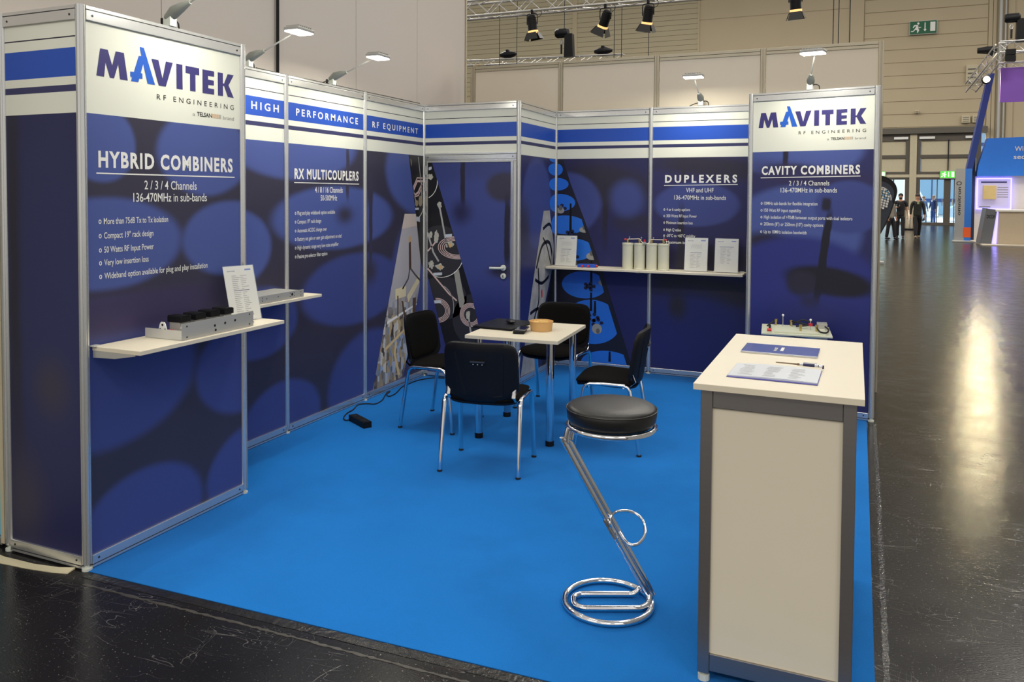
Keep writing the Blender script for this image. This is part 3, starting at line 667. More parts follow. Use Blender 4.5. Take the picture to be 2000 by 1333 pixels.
W2b = [(.0+.045, 1.975), (dsx(-.418), 1.975), (dsx(-.003), .751), (dsx(.084), .50), (dsx(.17), .05), (dsx(-.2), .05), (dsx(-.38), .75), (dsx(-.44), .9), (.045, .93)]
W2b = [(.045, 1.975), (dsx(-.418), 1.975), (dsx(-.003), .751), (dsx(.17), .05), (dsx(-.2), .05), (.045, .93)]
flat(d, 'print_wedge_black', [W2b], wg, n=.0005)
flat(d, 'print_disc', [clip(circ(dsx(-.33), 1.16, .24, .24, 40), W2b), clip(circ(dsx(-.30), .74, .24, .2, 40), W2b), clip(circ(dsx(.02), .55, .22, .24, 40), W2b)], wgd, n=.0007)
flat(d, 'print_highlight', [clip([(dsx(-.19), .98), (dsx(-.14), 1.0), (dsx(-.08), .72), (dsx(-.10), .66), (dsx(-.13), .66)], W2b)], mat('print_pale_sheen', (150, 150, 142), .4), n=.0008)
rb(d, 'print_disc_edge', [(dsx(-.33)+.24*math.cos(t*.15), 1.16+.235*math.sin(t*.15)) for t in range(-12, 5)], .006, white, W2b)
rb(d, 'print_disc_edge', [(dsx(-.5)+.14*math.cos(t*.15), 1.8+.16*math.sin(t*.15)) for t in range(-8, 2)], .006, white, W2b)
rb(d, 'print_disc_edge', [(dsx(-.35)+.16*math.cos(t*.15), .66+.2*math.sin(t*.15)) for t in range(-2, 9)], .006, wire, W2b)
for q in (((dsx(-.335), 1.56), (dsx(-.26), 1.2)), ((dsx(-.46), 1.33), (dsx(-.4), 1.15), (dsx(-.345), 1.07)), ((dsx(-.04), .58), (dsx(-.015), .42))): rb(d, 'print_rod', q, .017, wire, W2b)
flat(d, 'print_connector', [clip(q, W2b) for q in (blobp(a, c, r1, r2) for a, c, r1, r2 in ((dsx(-.34), 1.585, .024, .035), (dsx(-.37), 1.3, .028, .07), (dsx(-.43), 1.31, .018, .04), (dsx(-.335), 1.02, .045, .035), (dsx(-.42), 1.04, .03, .045), (dsx(-.045), .6, .026, .045), (dsx(-.22), 1.23, .03, .03), (dsx(-.43), 1.84, .03, .035), (dsx(-.44), .73, .02, .03)))], mat('print_steel_part', (178, 178, 168), .4, vary=.5, vscale=60), n=.0013)
flat(d, 'print_gold_nut', [clip(circ(dsx(-.325), 1.02, .02, .018, 8), W2b), clip(circ(dsx(-.23), 1.22, .014, .022, 8), W2b)], mat('print_gold', (205, 165, 105), .4), n=.0015)
for k, (cx, cz, rx, rz, a0, a1) in enumerate(((-.16, 1.2, .19, .1, 1.6, 5.4), (-.02, .6, .105, .105, 0, 6.3), (-.36, .62, .13, .11, -1.5, 1.7))):
    for j in range(4):
        rr = 1-.11*j; rb(d, 'print_cable', [(dsx(cx)+rx*rr*math.cos(a0+(a1-a0)*i/26), cz+rz*rr*math.sin(a0+(a1-a0)*i/26)) for i in range(27)], .007, pink, W2b)
rb(d, 'print_cable', [(.045, 1.0), (dsx(-.34), .88), (dsx(-.24), .78), (dsx(-.16), .72)], .014, pink, W2b)
rb(d, 'print_cable', [(.045, 1.16), (dsx(-.4), 1.22), (dsx(-.35), 1.28)], .014, pink, W2b)
flat(d, 'print_label', [clip([(dsx(a), c), (dsx(a+w_), c+.01), (dsx(a+w_), c+.035), (dsx(a), c+.028)], W2b) for a, c, w_ in ((-.40, .935, .09), (-.40, .68, .08), (-.28, 1.29, .07), (-.45, 1.9, .03))], lab, n=.0015)

# ---- recess panel (storage room side) and rear wall panels
oy = P['5'][1]
pR = panel('5', '6', 'side panel of the storage room with grey circuit wedge and blue discs', [C(.45, 1.6, .38, .42, BLUE2), C(.1, 1.3, .16, .3, DARK, .6), C(.3, .7, .5, .5, (36, 42, 100), .6)], base=(44, 46, 98))
W4 = [(4.637-oy, 1.532), (4.80-oy, 1.532), (4.93-oy, 1.18), (4.90-oy, .988), (4.669-oy, .615), (4.434-oy, .064), (4.078-oy, .068), (4.354-oy, .843)]
w4m = mat('print_grey_photo', (160, 160, 158), .4, vary=.55, vscale=9)
flat(pR, 'print_wedge_grey', [W4], w4m, n=.0006)
for pts, w_ in (((( 4.62, 1.36), (4.8, 1.4), (4.92, 1.3)), .03), (((4.45, 1.0), (4.6, 1.2), (4.8, 1.22), (4.9, 1.05)), .035), (((4.62, 1.28), (4.74, 1.18), (4.86, .98)), .02), (((4.42, .9), (4.6, .85), (4.8, .9)), .03), (((4.5, 1.0), (4.52, .7), (4.4, .5), (4.5, .2)), .025), (((4.3, .6), (4.5, .62), (4.66, .55)), .03), (((4.25, .4), (4.4, .45), (4.5, .35)), .025), (((4.15, .25), (4.3, .3), (4.4, .2)), .02)):
    rb(pR, 'print_black_cable', [(q[0]-oy, q[1]) for q in spl([(p[0], p[1], 0) for p in pts], 6)], w_, blackpl, W4, n=.0009)
flat(pR, 'print_red_tag', [[(4.57-oy, .78), (4.61-oy, .79), (4.62-oy, .72), (4.59-oy, .71)]], red, n=.0012)
W3r = [(4.738-oy, 2.03), (4.96-oy, 2.03), (4.96-oy, .04), (4.60-oy, .04), (4.70-oy, .62), (4.92-oy, 1.0), (4.93-oy, 1.18), (4.80-oy, 1.532), (4.77-oy, 1.7)]
def cut(poly): return clip(poly, [(4.735-oy, 2.03), (4.96-oy, 2.03), (4.96-oy, 1.1), (4.93-oy, 1.15), (4.82-oy, 1.49)])
discm = mat('print_bright_blue', (32, 108, 214), .4, vary=.05)
flat(pR, 'print_wedge_black', [[(4.95-oy, 1.0), (4.96-oy, 1.02), (4.96-oy, .04), (4.62-oy, .04), (4.66-oy, .5), (4.93-oy, 1.0)]], wg, n=.0004)
flat(pR, 'print_blue_disc', [cut(circ(4.98-oy, 2.03, .2, .035, 30)), cut(circ(4.955-oy, 1.93, .2, .06, 30)), cut(circ(4.97-oy, 1.785, .19, .062, 30)), cut(circ(4.97-oy, 1.6, .17, .085, 30)), cut(circ(4.97-oy, 1.39, .12, .09, 30))], discm, n=.0008)
ox = P['6'][0]
ROD_ = ROD; ROD = (36, 34, 52, 0); DARK_ = DARK; DARK = (42, 40, 58)
RB = [C(.95-ox, 1.8, .45, .16, DARK, .5, -.15), C(.94-ox, 1.45, .024, .3, ROD, .5), C(.97-ox, 1.65, .05, .08, DARK, .8), C(.55-ox, 1.6, .35, .3, BLUE2), C(1.25-ox, 1.4, .22, .1, DARK, .35, -.1), C(1.2-ox, .8, .4, .5, (36, 40, 96), .6), C(1.15-ox, 1.65, .16, .17, BLUE2, .4)]
pK1 = panel('6', '7', 'rear wall panel with the wedge of bright blue discs', RB, base=(42, 42, 88))
W3 = [(.459-ox, 2.03), (.512-ox, 2.03), (.593-ox, 1.787), (.736-ox, 1.44), (.936-ox, .902), (1.215-ox, .064), (.464-ox, .064)]
flat(pK1, 'print_wedge_black', [W3], mat('print_wedge_midnight', (20, 21, 40), .4, vary=.2), n=.0005)
W3c = [(.459-ox, 2.03), (.512-ox, 2.03), (.593-ox, 1.787), (.736-ox, 1.44), (.936-ox, .902), (1.235-ox, .064), (.464-ox, .064)]
dd = [(.44, 1.93, .07, .06), (.455, 1.787, .115, .062), (.48, 1.607, .16, .085), (.54, 1.39, .21, .092), (.61, 1.15, .225, .11), (.735, .81, .225, .132), (.82, .455, .28, .215), (.98, .05, .27, .135)]
flat(pK1, 'print_blue_disc', [clip(circ(a-ox, c, r1, r2, 40), W3) for a, c, r1, r2 in dd], discm, n=.0008)
knob = mat('print_knob_grey', (150, 150, 146), .4)
flat(pK1, 'print_black_rod', [clip([(a-ox, c), (a+.018-ox, c), (a+.022-ox, c-h), (a-.004-ox, c-h)], W3c) for a, c, h in ((.585, 1.6, .3), (.60, 1.22, .2), (.80, 1.05, .3), (.80, .74, .18), (.84, .66, .12), (.99, .18, .1))], blackpl, n=.001)
flat(pK1, 'print_bolt_cluster', [clip(circ(a-ox+.045*math.cos(k*1.26), c+.03*math.sin(k*1.26), .02, .018, 8), W3c) for a, c in ((.60, 1.30), (.49, 1.55), (.62, 1.08), (.79, .80), (.83, .5), (.87, .45)) for k in range(5)]+[clip(circ(a-ox, c, .035, .025, 8), W3c) for a, c in ((.60, 1.30), (.62, 1.08), (.79, .80))], mat('print_navy_parts', (18, 28, 66), .4), n=.0012)
flat(pK1, 'print_knob_disc', [clip(circ(a-ox, c, r1, r2, 16), W3c) for a, c, r1, r2 in ((.49, 1.53, .04, .03), (.735, 1.345, .052, .028), (.81, 1.09, .055, .035), (.93, .84, .05, .03), (.87, .39, .05, .05))], knob, n=.0014)
flat(pK1, 'print_knob_top', [clip(circ(a-ox, c, .02, .026, 12), W3c) for a, c in ((.49, 1.555), (.735, 1.37), (.81, 1.12), (.88, .37))], mat('print_knob_dark', (98, 98, 98), .4), n=.0016)
ox2 = P['7'][0]
RB2 = [C(1.69-ox2, 2.0, .02, .2, ROD, .4), C(1.9-ox2, 1.95, .5, .09, DARK, .6, -.12), C(1.8-ox2, 1.6, .38, .2, BLUE2), C(1.66-ox2, 1.2, .03, .35, ROD, .4), C(1.9-ox2, .82, .5, .12, DK2, .4, -.12), C(1.95-ox2, 1.1, .4, .14, DARK, .6), C(1.75-ox2, .4, .5, .38, (34, 40, 100), .3), C(1.64-ox2, .66, .08, .12, DK2, .8)]
pK2 = panel('7', '8', 'rear wall panel headed DUPLEXERS', RB2, base=(46, 46, 96))
text(pK2, 'DUPLEXERS', 1.511-ox2, 2.158-ox2, 1.80, .072, white, bold=.035, spacing=1.5, name='heading_text')
flat(pK2, 'heading_rule', [[(1.502-ox2, 1.772), (2.163-ox2, 1.781), (2.163-ox2, 1.787), (1.502-ox2, 1.778)]], white)
text(pK2, 'VHF and UHF', 1.705-ox2, 1.953-ox2, 1.712, .04, white, bold=.006, name='subheading_text')
text(pK2, '136-470MHz in sub-bands', 1.598-ox2, 2.063-ox2, 1.645, .039, white, bold=.006, name='subheading_text')
bullets(pK2, 1.5-ox2, [(1.54, 1.744-ox2, '4 or 6 cavity options'), (1.48, 1.805-ox2, '300 Watts RF Input Power'), (1.418, 1.769-ox2, 'Minimum insertion loss'), (1.351, 1.663-ox2, 'High Q value'), (1.297, 1.794-ox2, '-30\u00b0C to +60\u00b0C stability'), (1.235, 1.80-ox2, 'Maximum isolation')], cap=.027)
# cavity combiners panel and its returns
CB = [C(.35, 2.03, .5, .2, BLUE), C(.28, 2.0, .02, .17, ROD, .4), C(.35, 1.86, .22, .07, DARK, .4, -.1), C(.55, 1.8, .5, .1, (46, 44, 84), .6, -.12), C(.35, 1.4, .5, .36, BLUE), C(.75, 1.6, .25, .2, BLUE2), C(.15, 1.3, .2, .09, DARK, .5, -.1), C(.4, .95, .6, .42, (46, 52, 122)), C(.62, 1.03, .33, .11, (32, 30, 42), .22, -.12), C(.42, 1.0, .12, .1, DARK, .3), C(.57, 1.2, .03, .36, (30, 29, 42, 0), .2, -.12), C(.585, 1.62, .035, .05, ROD, .4, -.1), C(.48, .86, .06, .05, DARK, .8), C(.5, .55, .55, .3, (36, 42, 104), .5)]
pC = panel('9', '10', 'panel headed CAVITY COMBINERS with the logo above', CB, plain=True, base=(46, 48, 100))
logo(pC, .062, .861, 2.222, .12)
text(pC, 'CAVITY COMBINERS', .093, .825, 1.85, .069, white, bold=.036, spacing=1.2, name='heading_text')
flat(pC, 'heading_rule', [[(.085, 1.824), (.829, 1.832), (.829, 1.838), (.085, 1.83)]], white)
text(pC, '2 / 3 / 4 Channels', .307, .609, 1.765, .037, white, bold=.006, name='subheading_text')
text(pC, '136-470MHz in sub-bands', .244, .665, 1.711, .036, white, bold=.006, name='subheading_text')
bullets(pC, .088, [(1.611, .525, '10MHz sub-bands for flexible integration'), (1.556, .404, '150 Watt RF input capability'), (1.502, .778, 'High isolation of >70dB between output ports with dual isolators'), (1.447, .57, '200mm (8") or 250mm (10") cavity options'), (1.385, .449, 'Up to 10MHz isolation bandwidth')], cap=.026)
panel('8', '9', 'narrow return panel between the rear wall and the cavity combiners panel', [], base=(46, 48, 100))
panel('10', '11', 'end panel closing the storage behind the cavity combiners panel', [], base=(46, 48, 100))

# ---------------------------------------------------------------- shelves
def shelf(label, s0, s1, loc, rz, brackets):
    t = thing('wall_shelf', label, 'shelf', loc, rz, 'white shelves on the stand walls')
    MB().box(s0, s1, -.30, -.012, -.019, 0, .0015).build('shelf_board', whitelam, t)
    for sx in brackets:
        MB().prism([(-.016, -.019), (-.27, -.019), (-.27, -.024), (-.15, -.045), (-.016, -.05)], lambda a, c, d: (d, a, c), sx, sx+.004).build('shelf_bracket', steel, t)
        MB().box(sx-.012, sx+.02, -.04, -.012, 0, .006).build('bracket_clip', steeld, t)
    return t
shelf('white shelf on the hybrid combiners panel carrying a rack tray', .03, .995, (0, 0, 1.0), PI/2, (.03, .97))
shelf('white shelf on the left wall behind the hybrid combiners panel', .03, 1.0, (-.503, 1.03, 1.0), PI/2, (.03, .97))
shelf('white shelf on the rear wall left half, under the first datasheet', 0.005, .91, (.44, 4.98, 1.0), 0, (.02, .86))
shelf('white shelf on the rear wall right half, under the two right datasheets', .0, .9, (1.352, 4.98, 1.0), 0, (.03, .86))

# ---------------------------------------------------------------- neighbouring partitions
def partition(name, label, x, y, dx, dy, n, wd, H, m, pm, zseam=None, group='neighbouring stand walls'):
    t = thing(name, label, 'partition', (x, y, 0), math.atan2(dy, dx), None)
    for i in range(n):
        a = i*wd
        if pm: MB().box(a+.025, a+wd-.025, -.01, .01, .05, H-.055).build('wall_board', m, t)
        else: MB().box(a+.003, a+wd-.003, -.02, .02, 0, H).build('wall_board', m, t)
        if pm:
            for z0, z1 in ((H-.055, H-.03), (H-.026, H), (0, .05)): MB().box(a+.025, a+wd-.025, -.018, .018, z0, z1, .0015).build('rail', pm, t)
    if pm:
        for i in range(n+1):
            q = MB()
            for k in (-.021, .005): q.box(i*wd+k, i*wd+k+.016, -.02, .02, 0, H, .002)
            q.box(i*wd-.006, i*wd+.006, -.013, .013, 0, H-.01).build('profile', pm, t)
    return t
tw = partition('tall_partition', 'tall plain grey partition of the neighbouring stand behind the left wall', -.70, -.95, 0, 1, 6, 1.03, 5.2, boothgrey, None)
MB().box(6*1.03, 6*1.03+.03, -.03, .03, 0, 5.2).build('end_profile', beigealu, tw)
MB().tube([(3*1.03+.02, -.035, .2), (3*1.03+.012, -.035, 2.5), (3*1.03+.03, -.035, 5.2)], .011, 8).build('hanging_cable', blackpl, tw)
partition('rear_partition', 'beige panelled partition of the stand behind the rear wall', -.51, 5.09, 1, 0, 4, .955, 3.0, boothgrey2, beigealu)
c = MB()
for k in range(3): c.tube(spl([(-.56+.02*k, 5.13, 2.0), (-.56+.02*k, 5.13, 2.7), (-.55+.02*k, 5.12, 2.93), (-.51+.02*k, 5.10, 3.015), (-.45+.03*k, 5.09, 3.02)], 5), .008, 8)
o = c.build('cable_bundle', doorpan, at=(-.5, 5.12, 2.0), smooth=True); tag(o, 'beige cables looping over the left end of the rear beige partition', 'cable')
# neighbour stand sliver at the far left
t = thing('neighbour_stand_wall', 'cream post and pale blue panel of the next stand at the left picture edge', 'partition', (-.56, .02, 0))
MB().box(-.012, .012, -.02, .02, .02, 2.36, .002).build('cream_post', doorpan, t); MB().box(-.7, -.012, -.004, .004, .05, 1.55).build('blue_board', mat('sky_blue_board', (96, 190, 226), .5), t)
MB().box(-.7, -.012, -.004, .004, 1.55, 2.3).build('cream_board', mat('cream_board', (196, 186, 158), .5), t)
MB().box(-.7, -.012, -.015, .015, .01, .045).build('bottom_rail', alu, t)

# ---------------------------------------------------------------- arm lamps on the wall tops
def lamp(label, loc, rz, reach=.40, rise=.19, skew=0.0, pw=5.2, cable=1):
    """local: -y out over the print, z up from the rail top"""
    t = thing('arm_lamp', label, 'lamp', loc, rz, 'white arm lamps clipped to the wall tops')
    MB().box(-.022, .022, -.022, .028, .0, .055, .004).build('clamp', lampwhite, t)
    MB().box(-.016, .016, .028, .05, .01, .045, .003).build('plug_socket', blackpl, t)
    a = Vector((0, .005, .045)); h = Vector((skew, -reach, rise)); m_ = a.lerp(h, .33)
    b = MB(); 
    P_ = [a+Vector((0, .012, -.005)), a.lerp(h, .08)+Vector((0, 0, .012)), a.lerp(h, .2)+Vector((0, 0, .008)), m_]
    b.tube(P_, [.024, .03, .023, .010], 12).build('tapered_housing', greygreen, t, smooth=True)
    MB().tube([m_, h+Vector((0, .05, -.01))], .0055, 8).build('arm', steel, t, smooth=True)
    hd = MB().box(skew-.085, skew+.085, -reach-.055, -reach+.055, rise-.004, rise+.018, .006).build('lamp_head', steel, t)
    MB().box(skew-.078, skew+.078, -reach-.05, -reach+.05, rise-.012, rise-.004).build('diffuser', emit_led, hd)
    for k in range(7): MB().box(skew-.066+.02*k, skew-.056+.02*k, -reach-.05, -reach+.05, rise+.018, rise+.028).build('cooling_fin', steel, hd)
    if cable: MB().tube(spl([(.018, .01, .04), (.04, .012, .042), (.062, .012, .03), (.068, .012, -.002)], 5), .004, 6).build('cable', rubber, t, smooth=True)
    if cable > 1: MB().tube(spl([(-.018, .02, .03), (-.05, .02, .025), (-.09, .02, .01), (-.11, .02, -.0)], 5), .004, 6).build('cable', rubber, t, smooth=True)
    area('lamp_light', (skew, -reach, rise-.02), (.14, .09), pw, (1.0, .96, .82), (skew, -reach+.03, rise-1), parent=t, spread=PI*.97)
    return t
lamp('arm lamp on the hybrid combiners panel, head cut by the picture top', (0, .51, 2.5), PI/2, rise=.24)
lamp('arm lamp above the HIGH banner panel, second from the left', (-.503, 1.66, 2.5), PI/2, rise=.2)
lamp('arm lamp above the PERFORMANCE banner panel with black cables at its base', (-.503, 2.585, 2.5), PI/2, rise=.185, cable=2)
lamp('arm lamp above the DUPLEXERS panel, turned slightly left', (1.828, 4.98, 2.5), 0, rise=.21, skew=.0, cable=2)
lamp('arm lamp on top of the cavity combiners panel', (2.79, 4.172, 2.5), -.2143, reach=.36, rise=.225, skew=.11)
c = MB().tube(spl([(-.52, 1.75, 2.508), (-.53, 2.1, 2.506), (-.522, 2.5, 2.507), (-.52, 2.9, 2.506), (-.52, 3.4, 2.507), (-.515, 3.95, 2.506)], 5), .005, 6).build('lamp_cable', rubber, at=(-.52, 3, 2.5), smooth=True)
tag(c, 'thin black cable running along the top of the left wall', 'cable')

# ---------------------------------------------------------------- table
tb = thing('table', 'square white table with round chrome legs in the middle of the stand', 'table', (1.004, 2.795, .0045), math.radians(3))
MB().box(-.33, .33, -.365, .365, .697, .72, .0015).build('tabletop', whitelam, tb)
for sx in (-1, 1):
    for sy in (-1, 1):
        l = MB().lathe([(.027, .03), (.027, .69)], (sx*.255, sy*.285, 0), 20).build('leg', chrome, tb, smooth=True)
        MB().lathe([(.029, .0), (.029, .035)], (sx*.255, sy*.285, .0), 20).build('leg_foot', blackpl, l, smooth=True)
        MB().lathe([(.045, .69), (.045, .697)], (sx*.255, sy*.285, 0), 16).build('leg_plate', steel, l)

# ---------------------------------------------------------------- chairs
def outline(n, wt, wb, top, bot, mid, shell=False):
    P_ = []
    for i in range(n):
        t = 2*PI*i/n; c_, s_ = math.cos(t), math.sin(t)
        ex = .38
        x = abs(c_)**ex*(1 if c_ >= 0 else -1); z = abs(s_)**(ex if s_ > 0 else .8)*(1 if s_ >= 0 else -1)
        wv = wt if s_ > 0 else wb
        if shell:
            x = abs(c_)**(.27 if s_ > 0 else .5)*(1 if c_ >= 0 else -1); z = abs(s_)**(.27 if s_ > 0 else 1.3)*(1 if s_ >= 0 else -1)
        P_.append((x*wv, mid+(z*(top-mid) if z > 0 else z*(mid-bot))))
    return P_
def cushion(P_, f0, f1, rings=4):
    """closed slab between front surface f0 and rear f1, pillow edge"""
    b = MB(); n = len(P_); cx = sum(p[0] for p in P_)/n; cz = sum(p[1] for p in P_)/n
    vs = []; 
    rs = [1-(i/rings)**1.0 for i in range(rings+1)]
    for side, f in ((0, f0), (1, f1)):
        for r_ in [1.0, .97, .88, .7, .45, .2]:
            e_ = math.sqrt(max(0, 1-((r_-.85)/.15)**2)) if r_ > .85 else 1.0
            for p in P_:
                a, c = cx+(p[0]-cx)*r_, cz+(p[1]-cz)*r_; vs.append(f(a, c, e_))
        vs.append(f(cx, cz, 1.0))
    K_ = 6; fs = []
    for sd in range(2):
        o = sd*(K_*n+1)
        for k in range(K_-1):
            for j in range(n): fs.append((o+k*n+j, o+k*n+(j+1) % n, o+(k+1)*n+(j+1) % n, o+(k+1)*n+j))
        for j in range(n): fs.append((o+(K_-1)*n+j, o+(K_-1)*n+(j+1) % n, o+K_*n))
    o = K_*n+1
    for j in range(n): fs.append((j, (j+1) % n, o+(j+1) % n, o+j))
    return b.add(vs, fs)
def make_chair():
    t = thing('visitor_chair', 'x', 'chair', (0, 0, 0), 0, 'black chairs around the white table')
    cv = lambda x: .05*(x/.24)**2
    tilt = lambda z: -(z-.45)*.16
    # seat: faces +y
    so = [(abs(math.cos(a))**.45*(1 if math.cos(a) > 0 else -1)*.235, abs(math.sin(a))**.5*(1 if math.sin(a) > 0 else -1)*.21) for a in [2*PI*i/36 for i in range(36)]]
    def sz(y, x): return .462-(max(0, y-.08)**2)*1.3+(x/.235)**2*.006-max(0, .12-y)*.05
    cushion(so, lambda x, y, e: (x, y, sz(y, x)+.014*e), lambda x, y, e: (x, y, sz(y, x)-.022*e)).build('seat', blackfab, t, smooth=True)
    cushion(so, lambda x, y, e: (x*.97, y*.97, sz(y, x)-.016), lambda x, y, e: (x*.95, y*.95, sz(y, x)-.03)).build('seat_shell', blackpl, t, smooth=True)
    bo = outline(48, .232, .232, .80, .43, .52, True); 
    fo = outline(40, .222, .222, .79, .475, .63)
    cushion(fo, lambda x, z, e: (x, -.205+cv(x)+tilt(z)+.012+.014*e, z), lambda x, z, e: (x, -.205+cv(x)+tilt(z)+.004, z)).build('back_cushion', blackfab, t, smooth=True)
    sh = cushion(bo, lambda x, z, e: (x, -.205+cv(x)+tilt(z)+.012, z), lambda x, z, e: (x, -.205+cv(x)+tilt(z)-.016*e, z)).build('back_shell', blackpl, t, smooth=True)
    f = lambda a, c, d: (a, -.205+cv(a)+tilt(c)-d, c)
    MB().prism([(-.15, .745), (.15, .745), (.155, .738), (.145, .48), (.1, .472), (-.1, .472), (-.145, .48), (-.155, .738)], f, .012, .0195).build('shell_ridge', blackpl, sh)
    MB().prism([(-.045, .69), (.045, .69), (.045, .682), (-.045, .682)], f, .015, .03).build('grip_lip', mat('grip_grey', (58, 60, 66), .3), sh)
    for sx in (-.028, 0, .028): MB().prism(circ(sx, .67, .0035, n=8), f, .015, .023).build('shell_screw', steel, sh)
    for sx in (-1, 1):
        pts = [(sx*.245, -.235, .007), (sx*.24, -.19, .30), (sx*.238, -.17, .415), (sx*.237, -.155, .437), (sx*.236, -.13, .447), (sx*.236, .0, .449), (sx*.236, .09, .447), (sx*.237, .115, .437), (sx*.238, .13, .415), (sx*.24, .15, .3), (sx*.245, .185, .007)]
        MB().tube(pts, .0155, 12, rb=.012).build('side_frame', chrome, t, smooth=True)
        for y_ in (-.235, .185): MB().lathe([(.016, .001), (.016, .012)], (sx*.245, y_, 0), 12).build('foot_cap', rubber, t)
        st = [(sx*.205, .05, .436), (sx*.205, -.12, .432), (sx*.205, -.17, .44), (sx*.205, -.205, .47), (sx*.205, -.205+cv(.205)-.012, .53), (sx*.205, -.205+cv(.205)-.03, .62)]
        MB().tube(st, .0035, 8, rb=.0135, ref=(0, 0, 1)).build('back_strut', chrome, t, smooth=True)
    for y_ in (-.13, .1): MB().tube([(-.236, y_, .436), (-.2, y_, .43), (.2, y_, .43), (.236, y_, .436)], .0085, 8).build('cross_bar', chrome, t, smooth=True)
    for sx in (-.2, .2): MB().ball((sx, .12, .42), .011).build('stacking_stud', rubber, t)
    return t
ch0 = make_chair()
for i, (x, y, rz, lb) in enumerate(((1.045, 2.045, math.radians(8), 'black chair nearest the camera seen from behind, backrest shell with grip'),
        (.385, 2.72, -PI/2+math.radians(0), 'black chair left of the table with its back to the left wall'),
        (.96, 3.47, PI-math.radians(5), 'black chair behind the table facing the camera'),
        (1.615, 2.765, PI/2+math.radians(6), 'black chair right of the table seen side-on behind the stool'))):
    o = ch0 if i == 0 else copy_tree(ch0)
    o.location = (x, y, .0045); o.rotation_euler = (0, 0, rz); o['label'] = lb

# ---------------------------------------------------------------- bar stool
st = thing('bar_stool', 'round black bar stool on a leaning double chrome tube stem', 'stool', (2.205, .645, .0045), math.radians(24))
MB().lathe([(.165, .742), (.172, .748), (.181, .765), (.184, .79), (.183, .805), (.176, .815), (.165, .821), (.1, .826), (.001, .827)], (0.012, .03, 0), 48).build('seat_cushion', leather, st, smooth=True)
MB().tube([(.012+.1845*math.cos(a), .03+.1845*math.sin(a), .806) for a in [2*PI*i/48 for i in range(48)]], .0022, 6, closed=True).build('seat_piping', leather, st, smooth=True)
MB().tube([(.012+.176*math.cos(a), .03+.176*math.sin(a), .733) for a in [2*PI*i/48 for i in range(48)]], .0115, 12, closed=True).build('seat_ring', chrome, st, smooth=True)
MB().lathe([(.16, .738), (.16, .746)], (.012, .03, 0), 32).build('seat_plate', blackpl, st)
R_ = .0125; g2 = .0135
stemA = [(-.168, -g2, .735), (-.175, -g2, .705), (-.176, -g2, .68), (-.166, -g2, .64), (.146, -g2, .075), (.165, -g2-.004, .045), (.16, -g2-.02, .022), (.13, -.052, .0135), (.10, -.058, .0135), (-.08, -.058, .0135), (-.115, -.052, .0135), (-.136, -.03, .0135), (-.14, 0, .0135), (-.136, .03, .0135), (-.115, .052, .0135), (-.08, .058, .0135), (.08, .058, .0135), (.115, .055, .017), (.14, .06, .036), (.15, .075, .036)]
MB().tube(spl(stemA, 5), R_, 12).build('stem', chrome, st, smooth=True)
stemB = [(-.145, g2, .735), (-.153, g2, .705), (-.155, g2, .68), (-.145, g2, .64), (.163, g2, .08), (.172, g2-.002, .045), (.177, -.01, .02), (.172, -.04, .0135)]
ring = [(.177*math.cos(a), .177*math.sin(a), .0135) for a in [-.22-2*PI*.93*i/40 for i in range(1, 41)]]
MB().tube(spl(stemB, 4)+ring, R_, 12).build('base_ring', chrome, st, smooth=True)
fr = [(-.015, -g2-.012, .375), (-.004, -.035, .405), (.01, -.04, .41), (.06, -.05, .40), (.13, -.02, .375), (.165, .03, .355), (.15, .085, .34), (.09, .10, .325), (.04, .06, .31), (.02, .03, .305), (.035, g2+.01, .33)]
fr = [(-.018, -g2-.01, .36), (-.022, -.04, .40), (-.012, -.06, .415), (.03, -.10, .405), (.09, -.12, .385), (.14, -.10, .36), (.155, -.055, .335), (.13, -.02, .31), (.09, -.012, .295), (.055, -.015, .285), (.045, -.02, .28), (.03, -g2-.01, .30)]
fr = [(a+.02, b_, .325+(c-.33)*.55) for a, b_, c in [(-.012, -.03, .345), (-.02, -.03, .385), (-.012, .0, .402), (.02, .06, .395), (.07, .10, .375), (.115, .10, .345), (.135, .055, .315), (.125, -.02, .285), (.09, -.075, .262), (.055, -.085, .258), (.035, -.06, .275), (.02, -.03, .31)]]
MB().tube(spl(fr, 5), .0065, 10).build('foot_loop', chrome, st, smooth=True)
MB().bar((-.022, -.028, .36), (.02, -.028, .285), .012, .008).build('loop_bracket', chrome, st)

# ---------------------------------------------------------------- counter
calu = mat('counter_brushed_metal', (152, 148, 147), .34, .92, vary=.05, bump=.02, bscale=300, stretch=(1, 1, 12))
kt = thing('info_counter', 'white panel counter with aluminium frame and white top at the front right', 'counter', (2.6063, .2467, .0045), -.0071)
kw, kd, kh = .5332, 1.081, 1.04
MB().box(0, kw, 0, kd, kh-.022, kh, .0015).build('counter_top', whitelam, kt)
for sx in (.022, kw-.022-.04):
    for sy in (.022, kd-.062): 
        l = MB().box(sx, sx+.04, sy, sy+.04, .03, kh-.022, .003).build('corner_post', calu, kt); MB().lathe([(.02, 0), (.02, .02), (.008, .022), (.008, .035)], (sx+.02, sy+.02, 0), 12).build('foot', lampwhite, l)
x0, x1, y0, y1 = .062, kw-.062, .026, kd-.026
for yy in (y0, y1-.03):
    MB().box(x0, x1, yy, yy+.03, kh-.085, kh-.022, .002).build('frame_rail', calu, kt); MB().box(x0, x1, yy, yy+.03, .04, .10, .002).build('frame_rail', calu, kt)
    MB().box(x0, x1, yy+.008, yy+.016, .10, kh-.085).build('front_board', whitelam, kt)
